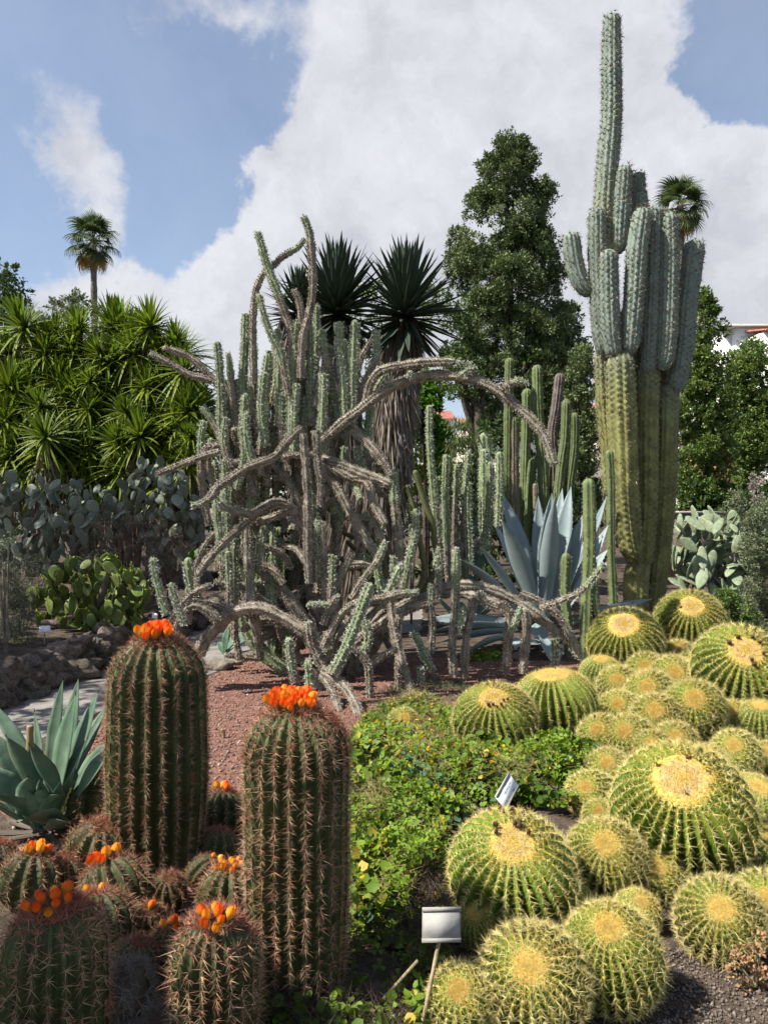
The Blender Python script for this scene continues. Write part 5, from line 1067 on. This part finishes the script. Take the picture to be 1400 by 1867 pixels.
FERO=[(182,1462,64,178,1406,'small barrel cactus with two red flowers between the agave and the tall dark barrel',3,(0,0,2),.034,.04),
(182,1556,62,182,1512,'small flowerless barrel cactus with pink crown spines, stacked under the red flowered one',0,(),0,0),
(207,1622,60,180,1568,'low barrel cactus with bright orange red flower cluster below the tall dark barrel',8,(0,0,2),.027,.05),
(122,1598,40,118,1568,'little flowerless green barrel cactus at the left of the bright orange red cluster',0,(),0,0),
(58,1606,56,57,1560,'shaded barrel cactus with a ring of dull orange buds under the agave',6,(2,1),.024,.03),
(404,1484,46,402,1434,'barrel cactus with a small orange flower tuft squeezed between the two tall barrels',4,(1,2),.024,.03),
(419,1634,58,416,1588,'barrel cactus with a ring of small yellow orange buds beside the centre barrel',10,(2,),.016,.05),
(305,1628,37,303,1606,'tiny bright green star shaped barrel cactus without flowers, in front of the tall dark barrel',0,(),0,0),
(268,1684,37,268,1662,'small green barrel cactus holding a single red bud',1,(1,),.022,.0),
(314,1724,42,308,1696,'small barrel cactus with three red tipped buds left of the yellow budded barrel',3,(1,2),.019,.025),
(374,1596,34,392,1570,'small barrel cactus tilted right with two orange buds beside the centre barrel',2,(2,),.016,.015),
(-12,1580,46,-10,1540,'barrel cactus cut by the left edge below the agave',0,(),0,0),
(178,1692,66,165,1630,'bristly barrel cactus tucked behind the largest corner barrel',2,(2,),.018,.03),
(396,1546,36,396,1516,'small dark barrel cactus in the shade between the two tall barrels',0,(),0,0),
(246,1752,42,248,1722,'small shaded barrel cactus with dull pink spines right of the corner barrel',0,(),0,0)]
for i,(cx,cy,r,kx,ky,lab,nf,kinds,fs,fR) in enumerate(FERO):
    D_=H*F/((cy-CY)+.75*r); c=P(cx,cy,D_); R=r*D_/F; t=thing('barrel_cactus',lab,'barrel cactus',tuple(c),'red spined barrel cacti'); ax=aim(cx,cy,r,kx,ky,D_)
    q=ax.to_track_quat('Z','Y').to_matrix()@Matrix.Rotation(i*1.3,3,'Z'); 
    for nm,me in zip(('body','spines'),FP[i%3]):
        o=obj(nm,me,t); o.rotation_euler=q.to_euler(); o.scale=(R,R,R)
        if nm=='spines': o['kind']='stuff'
    if nf: flowers(t,ax*R*.9,ax,nf,max(fR,.001),fs*1.4,kinds,i)
# dead barrel
D_=2.45; c=P(225,1812,D_); t=thing('dead_cactus','collapsed dead grey barrel cactus with matted spines at the bottom left','cactus',tuple(c))
v,tt=rock_geo(.09,.09,.085,5,.15); obj('body', MB().add(v,T=tt).mesh('body',M['dry_twig']),t)
k=np.random.default_rng(4).integers(0,len(v),420); V,T,_=spines(v[k],nrm(v[k]),6,.045,.0009,1.4,5); o=obj('spines', MB().add(V,T=T).mesh('spines',M['dry_spine'],False),t); o['kind']='stuff'

# ------------------------------------------------------------------ golden barrel cacti
def proto_gold(seed,nrib,dep,crown,k,ln,w,n_ar,h,wool):
    V,Q,T,ar,prof=barrel(nrib,dep,6,34,h,.9,.82,2.7,crown,.05,seed); body=merge(V,Q,T,'body',M['gold'])
    O,N,s=ar(crown*.9,2.15,n_ar,.0,seed); rng=np.random.default_rng(seed); age=np.clip(.5-s*1.6+rng.normal(size=len(s))*.2,0,1)
    V1,T1,a1=spines(O,N,k,ln,w,1.75,seed,.3,age); V2,T2,a2=spines(O,N,2,ln*1.25,w*1.2,.8,seed+1,.25,age)
    sp=MB().add(V1,T=T1,a=a1).add(V2,T=T2,a=a2).mesh('spines',M['gold_spine'],False)
    # woolly cap following the crown
    rr=np.linspace(0,1,9); th=np.linspace(0,2*np.pi,40,endpoint=False); zz=[]; Vc=[]
    o=Vector((seed*3.7,1.1,2.2))
    for a in rr:
        r=a*crown*1.05; ph=math.asin(min(1,r**(1/.82))); z=math.cos(ph)*h-.05*math.exp(-(r/.28)**2)
        for b in th:
            x,y=r*math.cos(b),r*math.sin(b); Vc.append((x*(1+.08*mn.noise(Vector((x*4,y*4,seed)))),y,z+.035*(1-a**2)+.02*mn.fractal(Vector((x*9,y*9,0))+o,1,2,3)-.03*(a>.95)))
    n=len(th); i=np.arange(8)[:,None]*n; j=np.arange(n)[None,:]; j2=(j+1)%n; Qc=np.stack([i+j,i+n+j,i+n+j2,i+j2],-1).reshape(-1,4)
    Vc=np.array(Vc); kk=rng.integers(0,len(Vc),1700); V3,T3,_=spines(Vc[kk]*np.array([1,1,1])+rng.normal(size=(1700,3))*np.array([.05,.05,.006]),nrm(Vc[kk]*np.array([.7,.7,.8])),4,ln*.36,w*.8,1.1,seed+3,.5)
    return body,sp,MB().add(Vc,Qc,a=np.clip((np.hypot(Vc[:,0],Vc[:,1])/crown-.55)/.35,0,1)).mesh('wool_crown',wool),MB().add(V3,T=T3).mesh('bristles',M['wool_hair'],False)
GPROTO={'A':proto_gold(11,30,.36,.40,9,.11,.0021,22,.78,M['wool_tan']),'A2':proto_gold(15,28,.36,.35,10,.12,.0022,21,.8,M['wool_tan']),'B':proto_gold(12,26,.36,.26,11,.185,.0027,16,.9,M['wool_yellow']),'C':proto_gold(13,20,.26,.22,11,.24,.005,12,.95,M['wool_yellow']),'D':proto_gold(14,24,.3,.28,11,.19,.0035,14,.9,M['wool_tan'])}
dv,dt=rock_geo(.028,.028,.05,9,.4,True); DF=MB().add(dv,T=dt); V,T,_=spines(dv[::4],nrm(dv[::4]),2,.03,.004,.8,2); DFM=DF.add(V,T=T).mesh('dried_flower',M['brown_flower'],False)
# cx, cy, r, crown x, crown y, prototype, dried flowers, label
GOLD=[
(1243,1486,137,1252,1424,'A',7,'largest golden barrel cactus with a wide tan woolly crown, right foreground'),
(934,1592,124,938,1534,'A2',7,'big golden barrel with dark dried flowers on its crown, behind the blank sign'),
(1116,1748,104,1116,1704,'B',0,'golden barrel with dense straw spines at the bottom, right of the front centre one'),
(972,1790,104,966,1766,'B',0,'golden barrel cactus facing the camera with a round yellow crown at the bottom centre'),
(842,1828,66,838,1812,'C',0,'small golden barrel cactus at the bottom beside the stake of the blank sign'),
(1104,1570,84,1108,1540,'B',0,'spiky golden barrel cactus wedged between the two big woolly crowned ones'),
(1200,1600,54,1200,1586,'C',0,'small golden barrel cactus squeezed under the largest one'),
(1312,1678,82,1318,1660,'B',0,'golden barrel cactus casting shade on the soil at lower right'),
(1402,1660,72,1404,1645,'B',0,'golden barrel cactus cut by the right edge, low in the picture'),
(1082,1452,50,1068,1436,'C',0,'small fuzzy golden barrel cactus at the left side of the largest one'),
(1092,1490,34,1092,1480,'C',0,'tiny golden barrel cactus below the left shoulder of the largest one'),
(1372,1470,62,1388,1440,'B',0,'golden barrel cactus leaning right from behind the largest one at the right edge'),
(1400,1560,64,1415,1535,'B',0,'golden barrel cactus at the right edge halfway between leaning and low ones'),
(1140,1172,78,1138,1132,'A',0,'golden barrel cactus standing against the left foot of the giant cactus'),
(1257,1136,66,1262,1104,'A2',1,'rearmost golden barrel cactus in front of the pale prickly pear'),
(1348,1222,90,1362,1186,'A2',7,'wide golden barrel with a ring of brown dried flowers at the right edge'),
(1266,1296,62,1268,1276,'D',0,'golden barrel cactus with a smooth peach crown in the small cluster above the largest one'),
(1184,1272,42,1181,1254,'C',0,'small yellow crowned golden barrel near the top of the little cluster'),
(1198,1318,44,1196,1299,'C',0,'small yellow crowned golden barrel in the centre of the little cluster'),
(1145,1352,42,1140,1334,'C',0,'small yellow crowned golden barrel low in the little cluster'),
(1094,1348,38,1090,1331,'C',0,'small golden barrel at the lower left end of the little cluster'),
(1232,1362,40,1233,1346,'C',0,'small golden barrel with an orange yellow crown touching the top of the largest one'),
(1130,1302,36,1128,1285,'C',0,'small golden barrel on the left flank of the little cluster'),
(1128,1254,34,1126,1240,'C',0,'small golden barrel at the upper left of the little cluster'),
(1180,1232,38,1178,1218,'C',0,'small olive golden barrel at the top of the little cluster'),
(1230,1244,40,1232,1228,'C',0,'fuzzy golden barrel behind the peach crowned one'),
(1096,1232,40,1098,1204,'D',0,'dull brownish golden barrel left of the little cluster beside the gravel'),
(1238,1204,32,1238,1188,'C',0,'small golden barrel between the two woolly crowned ones at the giant cactus foot'),
(1280,1216,34,1274,1200,'C',0,'small golden barrel snug against the left side of the wide dried flower one'),
(1338,1314,32,1334,1297,'C',0,'little golden barrel right of the peach crowned one'),
(1342,1380,40,1340,1362,'C',0,'little golden barrel with bluish weed beside it, right of the cluster'),
(1386,1320,46,1390,1290,'D',0,'brownish golden barrel at the right edge under the wide dried flower one'),
(1396,1386,38,1398,1370,'D',0,'dry brown golden barrel at the right edge above the leaning one'),
(1290,1400,34,1292,1380,'C',0,'half hidden golden barrel behind the right shoulder of the largest one'),
(1110,1410,38,1108,1392,'C',0,'half hidden golden barrel behind the left shoulder of the largest one'),
(1190,1372,36,1188,1358,'C',0,'half hidden golden barrel directly behind the crown of the largest one'),
(902,1312,78,900,1268,'A2',6,'golden barrel with a broken brown crown at the far edge of the ground cover'),
(1012,1284,78,1008,1226,'A',1,'dark ribbed golden barrel cactus shaded on its front, right of the broken crowned one'),
(736,1322,34,736,1308,'D',0,'little golden barrel half sunk in the ground cover near the tangled cactus'),
(880,1690,52,868,1668,'B',0,'golden barrel cactus hidden behind the blank sign'),
(1040,1650,44,1040,1630,'B',0,'small golden barrel filling the gap right of the big dark crowned one'),
(1160,1668,44,1170,1650,'C',0,'small golden barrel tucked between the long spined one and the shaded one')]
for i,(cx,cy,r,kx,ky,pr,nd_,lab) in enumerate(GOLD):
    if pr=='C' and cy<1420: r*=1.22
    sink=.78 if r>60 else .6
    D_=H*F/((cy-CY)+sink*r); 
    c=P(cx,cy,D_); R=r*D_/F/1.0; t=thing('golden_barrel_cactus',lab,'barrel cactus',tuple(c),'golden barrel cacti'); ax=aim(cx,cy,r,kx,ky,D_,.80)
    q=(ax.to_track_quat('Z','Y').to_matrix()@Matrix.Rotation(i*2.1,3,'Z')).to_euler()
    sc=.93
    for nm,me in zip(('body','spines','wool_crown','bristles'),GPROTO[pr]):
        o=obj(nm,me,t); o.rotation_euler=q; o.scale=(R*sc*(1+.07*math.sin(i*2.3)),R*sc*(1+.06*math.cos(i*1.7)),R*sc*(1+.09*math.sin(i*3.1+1)))
        if nm in('spines','bristles'): o['kind']='stuff'
    rg=np.random.default_rng(i); u=ax.orthogonal().normalized(); v=ax.cross(u)
    for k in range(nd_):
        a=i+rg.normal()*1.1; rr=R*rg.uniform(.24,.36); o=obj('dried_flower',DFM,t); o.location=ax*R*.74+(u*math.cos(a)+v*math.sin(a))*rr; o.rotation_euler=q; s=R*rg.uniform(.7,1.5); o.scale=(s*1.2,s,s*.9)

# ------------------------------------------------------------------ ground cover, weeds, litter
def wpoly(px): return [tuple(G(x,y)[:2]) for x,y in px]
def cover(name,label,cat,poly,n,size,m,seed,zlo,zhi,kind='round',up=.9,sv=.45):
    rng=np.random.default_rng(seed); q=scatter_poly(poly,n,rng)
    bumpy=np.array([.5+.5*mn.noise(Vector((x*2.2,y*2.2,seed))) for x,y in q]); z=zlo+(zhi-zlo)*bumpy*rng.uniform(.35,1.15,n)
    kz=np.array([mn.noise(Vector((x*3.4+9,y*3.4,1.7))) for x,y in q]); kk=rng.random(n)<np.clip(.62+1.5*kz,.06,1); q=q[kk]; z=z[kk]*(1+.5*kz[kk]); n=len(q); z=z*np.clip(1.25-(q[:,1]-4.0)*.42,.38,1)
    O=np.stack([q[:,0],q[:,1],z],1); N=nrm(rng.normal(size=(n,3))*.75+np.array([-.2,-.25,up])); A=nrm(np.cross(N,rng.normal(size=(n,3)))); B=np.cross(N,A); s=(size*rng.uniform(1-sv,1+sv,n))[:,None]
    if kind=='round':
        k=7; th=np.linspace(0,2*np.pi,k,endpoint=False)+.4; lobe=np.array([.55,1,1.05,.95,1.05,1.0,.9])
        ring=O[:,None,:]+s[:,:,None]*lobe[None,:,None]*(np.cos(th)[None,:,None]*A[:,None,:]+np.sin(th)[None,:,None]*B[:,None,:]+.22*N[:,None,:])
        V=np.concatenate([O[:,None,:],ring],1).reshape(-1,3); b_=np.arange(n)[:,None]*(k+1); T=np.concatenate([b_+np.array([[0,1+i,1+(i+1)%k]]) for i in range(k)],0)
    elif kind=='clover':
        Vs=[];T=[]
        for i in range(3):
            a=i*2.094; d=math.cos(a)*A+math.sin(a)*B; e=-math.sin(a)*A+math.cos(a)*B
            Vs+= [O,O+s*(d*.75+e*.42+N*.12),O+s*(d*.85+N*.02),O+s*(d*.75-e*.42+N*.12)]
        V=np.stack(Vs,1).reshape(-1,3); b_=np.arange(n)[:,None]*12; T=np.concatenate([b_+np.array([[i*4,i*4+1,i*4+2]]) for i in range(3)]+[b_+np.array([[i*4,i*4+2,i*4+3]]) for i in range(3)],0)
    elif kind=='petal':
        V,T=leaves(np.repeat(O,5,0),np.repeat(N,5,0)*.5+rng.normal(size=(n*5,3))*.8,size,.8,seed)
    else:
        D_=nrm(rng.normal(size=(n,3))*np.array([1,1,.35])+np.array([0,0,.25])); V,T,_=spines(O,D_,1,size,.0014,.6,seed)
    o=obj(name, MB().add(V,T=T).mesh(name,m,False)); tag(o,label,cat,kind='stuff'); return o
MAIN=wpoly([(640,1345),(690,1300),(760,1275),(815,1290),(835,1360),(900,1395),(1000,1400),(1075,1385),(1105,1330),(1110,1360),(1075,1420),(1045,1500),(960,1480),(870,1500),(815,1560),(812,1640),(770,1660),(740,1715),(640,1730),(632,1500)])
LOW=wpoly([(632,1640),(760,1640),(830,1660),(830,1730),(790,1867),(760,2000),(560,2000),(540,1880),(480,1900),(470,1840),(600,1800)])
cover('ground_cover','mat of round green leaves between the tall barrel and the golden barrels','ground cover',MAIN,15000,.021,M['cover_leaf'],71,.02,.32)
cover('ground_cover','bluish green rounded leaves scattered through the ground cover','ground cover',MAIN,1500,.021,M['blue_leaf'],72,.04,.27)
cover('clover','bright yellow green clover leaflets among the ground cover','clover',MAIN,10000,.027,M['clover_leaf'],73,.03,.36,'clover')
cover('yellow_flowers','small yellow and orange blossoms dotted over the ground cover','flowers',MAIN,230,.017,M['yellow_petal'],74,.12,.34,'petal')
cover('dry_straw','dry straw coloured stems lying in the ground cover','straw',MAIN,15000,.08,M['straw'],75,.04,.34,'straw')
cover('clover','shaded clover patch around the foot of the centre barrel and the blank sign','clover',LOW,2600,.02,M['clover_leaf'],76,.01,.10,'clover')
cover('ground_cover','shaded dark leaves at the foot of the centre barrel','ground cover',LOW,1500,.018,M['cover_leaf'],77,.01,.14)
cover('dry_straw','dry twigs in the shade between the centre barrel and the blank sign','straw',LOW,7000,.1,M['dry_twig'],78,.01,.22,'straw')
GAPS=wpoly([(1020,1380),(1075,1400),(1060,1480),(1035,1500),(990,1450)])
cover('clover','bright clover in the gap left of the golden barrel cluster','clover',GAPS,1100,.026,M['clover_leaf'],79,.03,.25,'clover')
cover('clover','clover growing between the dark ribbed golden barrel and the little cluster','clover',wpoly([(1060,1225),(1085,1220),(1110,1270),(1095,1330),(1065,1345)]),700,.03,M['clover_leaf'],80,.03,.3,'clover')
cover('grassy_weeds','pale grassy weeds along the gravel edge under the cactus legs','weeds',wpoly([(640,1300),(700,1262),(800,1240),(850,1250),(880,1275),(760,1290),(690,1330)]),5000,.06,M['greygreen_leaf'],81,.0,.16,'straw')
cover('weeds','small green weeds under the cactus stems along the gravel edge','weeds',wpoly([(480,1200),(530,1208),(540,1218),(475,1212)]),300,.03,M['clover_leaf'],82,.0,.12,'clover')
cover('weeds','small green weeds at the foot of the blue agave','weeds',wpoly([(840,1195),(920,1185),(930,1205),(860,1210)]),500,.03,M['cover_leaf'],83,.0,.12)
cover('leaf_litter','dry leaf litter and twigs on the shaded soil among the red spined barrels','leaf litter',wpoly([(0,1530),(230,1530),(430,1500),(450,1700),(480,2000),(-100,2000),(-80,1600)]),3500,.06,M['dry_twig'],84,.0,.05,'straw')
cover('leaf_litter','dry litter on the soil at the lower right corner','leaf litter',wpoly([(1190,1740),(1400,1700),(1460,1760),(1460,2000),(1150,2000)]),700,.05,M['dry_twig'],85,.0,.03,'straw')
cover('leaf_litter','few dry curled leaves and bits lying on the red gravel','leaf litter',RED,420,.014,M['dead_leaf'],86,.012,.03)
cover('leaf_litter','thin dry twigs scattered over the red gravel','leaf litter',RED,500,.07,M['straw'],87,.012,.025,'straw')
rng=np.random.default_rng(12); q=scatter_poly(wpoly([(1190,1740),(1400,1690),(1480,1760),(1480,2000),(1150,2000)]),2600,rng)
sz=rng.uniform(.002,.008,(len(q),1,1))*rng.uniform(.6,1.4,(len(q),1,3)); V=ov[None]*sz*rng.uniform(.7,1.3,(len(q),6,1))+np.stack([q[:,0],q[:,1],np.full(len(q),.004)],1)[:,None,:]
T=(np.arange(len(q))[:,None,None]*6+ot[None]).reshape(-1,3); o=obj('gravel', MB().add(V.reshape(-1,3),T=T).mesh('gravel',mat('grit',(.12,.095,.075),(.24,.20,.165),20,.9,island=.4),False)); tag(o,'loose grit on the bare soil at the lower right','gravel',kind='stuff')
# dead plant lower right
t=thing('dead_weed','crumpled dried brown weed under the golden barrel at the lower right','dead plant',tuple(G(1375,1810)))
rng=np.random.default_rng(15)
for k in range(7):
    a=P(1375+rng.uniform(-8,8),1800,GD(1810)); b_=P(1345+rng.uniform(-50,60),1725+rng.uniform(0,70),GD(1810)+rng.uniform(-.05,.05)); limb([a,(a+b_)/2+np.array([0,0,.05]),b_],.003,.0015,'stem',M['straw'],t,k,t.location)
C=[P(1372+rng.normal()*16,1755+rng.normal()*26,GD(1810)+rng.normal()*.04) for _ in range(16)]; V,T=tufted(C,[.022]*16,6,6,.015,.7,5); obj('foliage', MB().add(rel(V,t.location),T=T).mesh('foliage',mat('dead_brown',(.30,.17,.08),(.42,.26,.13),12,.85,island=.35),False),t)
for k,(a,b_,D_) in enumerate([((168,1862),(200,1782),2.5),((252,1590),(285,1620),3.1),((655,1870),(762,1752),2.62)]):
    labs=['thin pale dry stick standing right of the corner barrel cactus','short whitish dry stick in front of the tall dark barrel cactus','long pale wooden stick leaning behind the blank sign']
    pa=P(*a,D_);pb=P(*b_,D_); t=thing('stick',labs[k],'stick',tuple(pa)); limb([pa,(pa+pb)/2,pb],.004 if k<2 else .006,.0025 if k<2 else .0055,'shaft',M['straw'] if k<2 else M['stake'],t,k,pa)
# dried stub on the gravel with its little shadow
p=G(408,1348); t=thing('dry_stub','small pale dry plant stub poking out of the red gravel','plant stub',tuple(p)); limb([p,p+np.array([0,0,.05]),p+np.array([-.02,0,.075])],.010,.016,'stem',M['straw'],t,1,p)

# ------------------------------------------------------------------ labels on stakes
def quad_sign(A,B,C_,D_,th):
    A,B,C_,D_=map(np.asarray,(A,B,C_,D_)); n=nrm(np.cross(B-A,D_-A)); V=np.array([A,B,C_,D_,A-n*th,B-n*th,C_-n*th,D_-n*th]); return V,np.array([[0,1,2,3],[7,6,5,4],[0,4,5,1],[1,5,6,2],[2,6,7,3],[3,7,4,0]]),n
D_=2.54; tl=P(770,1655,D_+.02);tr=P(840,1654,D_+.02);br=P(840,1719,D_-.03);bl=P(769,1720,D_-.03)
t=thing('blank_sign','weathered plant label with an empty aged card in a grey frame on a stake','plant label',tuple(P(757,1880,2.42)*np.array([1,1,0])))
V,Q,n_=quad_sign(tl,tr,br,bl,.004); 
if n_[1]>0: V,Q,n_=quad_sign(tr,tl,bl,br,.004); tl,tr,br,bl=tr,tl,bl,br
obj('plate', MB().add(rel(V,t.location),Q).mesh('plate',M['metal'],False),t)
lp=lambda u,v,h=.002: tl*(1-u)*(1-v)+tr*u*(1-v)+br*u*v+bl*(1-u)*v+n_*h
V,Q,_=quad_sign(lp(.04,.13),lp(.96,.13),lp(.96,.87),lp(.04,.87),.001); obj('card', MB().add(rel(V,t.location),Q).mesh('card',M['card'],False),t)
for nm,v0,v1 in (('top_rail',.0,.125),('bottom_rail',.875,1.0)):
    V,Q,_=quad_sign(lp(-.005,v0,.006),lp(1.005,v0,.006),lp(1.005,v1,.006),lp(-.005,v1,.006),.005); obj(nm, MB().add(rel(V,t.location),Q).mesh(nm,M['metal'],False),t)
for k,(u,v) in enumerate(((.88,.2),(.22,.25),(.82,.66),(.85,.78))):
    rg=np.random.default_rng(k+40); a=[lp(np.clip(u+rg.uniform(-.06,.06),.06,.94),np.clip(v+rg.uniform(-.05,.05),.15,.85),.0026) for _ in range(3)]
    me=bpy.data.meshes.new('stain'); me.from_pydata([tuple(rel(x,t.location)) for x in a],[],[(0,1,2)]); me.materials.append(M['grime']); obj('stain',me,t)
m_=(bl+br)/2+n_*-.006; limb([P(757,1895,2.42)*np.array([1,1,0]),(P(757,1895,2.42)*np.array([1,1,0])+m_)/2,m_+(tl+tr-bl-br)*.2-n_*.004],.007,.007,'stake',M['stake'],t,2,t.location)
# tilted printed label among the leaves
A=P(903,1452,3.86);B=P(927,1409,4.0);C_=P(946,1434,3.97);E=A+C_-B
t=thing('printed_label','tilted white printed plant label lying among the green ground cover behind the big golden barrel','plant label',tuple((A+C_)/2*np.array([1,1,0])))
V,Q,n_=quad_sign(A,B,C_,E,.006)
if n_@np.array([0,-1,.3])<0: A,B,C_,E=B,A,E,C_; V,Q,n_=quad_sign(A,B,C_,E,.006); flip=True
else: flip=False
obj('plate', MB().add(rel(V,t.location),Q).mesh('plate',M['white_label'],False),t)
lp=lambda u,v,h=.001: A*(1-u)*(1-v)+B*u*(1-v)+C_*u*v+E*(1-u)*v+n_*h
for nm,v0,v1 in (('top_rail',0,.11),('bottom_rail',.9,1.0)):
    V,Q,_=quad_sign(lp(-.01,v0,.004),lp(1.01,v0,.004),lp(1.01,v1,.004),lp(-.01,v1,.004),.004); obj(nm, MB().add(rel(V,t.location),Q).mesh(nm,M['metal'],False),t)
mb=MB(); rg=np.random.default_rng(6)
for v,u0,u1,hh in ((.19,.08,.30,.05),(.19,.52,.92,.05),(.38,.28,.80,.05),(.47,.36,.66,.035),(.80,.66,.80,.04),(.86,.68,.78,.03),(.74,.10,.22,.04)):
    u=u0
    while u<u1:
        w=rg.uniform(.012,.03); a,b_=(1-u,1-u-w) if flip else (u,u+w); V,Q,_=quad_sign(lp(a,v-hh/2,.0016),lp(b_,v-hh/2,.0016),lp(b_,v+hh/2*rg.uniform(.4,1),.0016),lp(a,v+hh/2*rg.uniform(.4,1),.0016),.0004); mb.add(rel(V,t.location),Q); u+=w+rg.uniform(.008,.02)
obj('lettering', mb.mesh('lettering',M['ink'],False),t)
g_=(A+C_)/2; limb([(g_[0]-.05,g_[1]+.05,0),g_*.5+np.array([g_[0]-.05,g_[1]+.05,0])*.5-n_*.004,g_-n_*.012],.006,.006,'stake',M['stake'],t,3,t.location)
for k,(x0,x1,y0,y1,yb,D_,lab) in enumerate([(71,91.5,1141,1153.5,1206,8.15,'small white plant label on a thin stake in front of the yellow green prickly pear'),(277,287,1117,1127,1150,9.0,'tiny white plant label in the dark soil near the two short green cactus stems')]):
    c=P((x0+x1)/2,y1,D_); t=thing('plant_label',lab,'plant label',(c[0],c[1],.25)); yo=.03; A=P(x0,y0,D_+yo);B=P(x1,y0+(k*2),D_+yo);C_=P(x1,y1+k*2,D_);E=P(x0,y1,D_); V,Q,n_=quad_sign(B,A,E,C_,.003)
    obj('plate', MB().add(rel(V,t.location),Q).mesh('plate',M['white_label'],False),t); limb([P((x0+x1)/2,yb,D_+.02),P((x0+x1)/2,(yb+y1)/2,D_+.02),P((x0+x1)/2,(y0+y1)/2,D_+.02)],.006,.006,'stake',M['metal'],t,k,t.location)

# ------------------------------------------------------------------ garden trees standing left of the view, which shade the lower left
def shade_tree(label,x,y,zc,r,n,seed,leafs=26):
    t=thing('shade_tree',label,'tree',(x,y,0)); rng=np.random.default_rng(seed); C=[np.array([x,y,zc])+rng.normal(size=3)*np.array([r,r,r*.6])*.5 for _ in range(n)]
    limb([(x,y,-.05),(x+.1,y,zc*.5),(x,y,zc)],.12,.05,'trunk',M['bark'],t,seed,t.location)
    V,T=tufted(C,[r*.32]*n,9,leafs,.12,.5,seed); obj('crown', MB().add(rel(V,t.location),T=T).mesh('crown',M['bush_leaf'],False),t)
shade_tree('small leafy tree beyond the left edge that shades the corner barrel cacti',-2.98,1.68,2.55,.55,24,91)
shade_tree('leafy tree beyond the left edge that dapples the path and stone wall',-7.6,6.2,4.7,1.35,40,92)
shade_tree('leafy tree beyond the left edge that shades the grey prickly pears',-8.5,9.7,6.4,1.9,32,93)
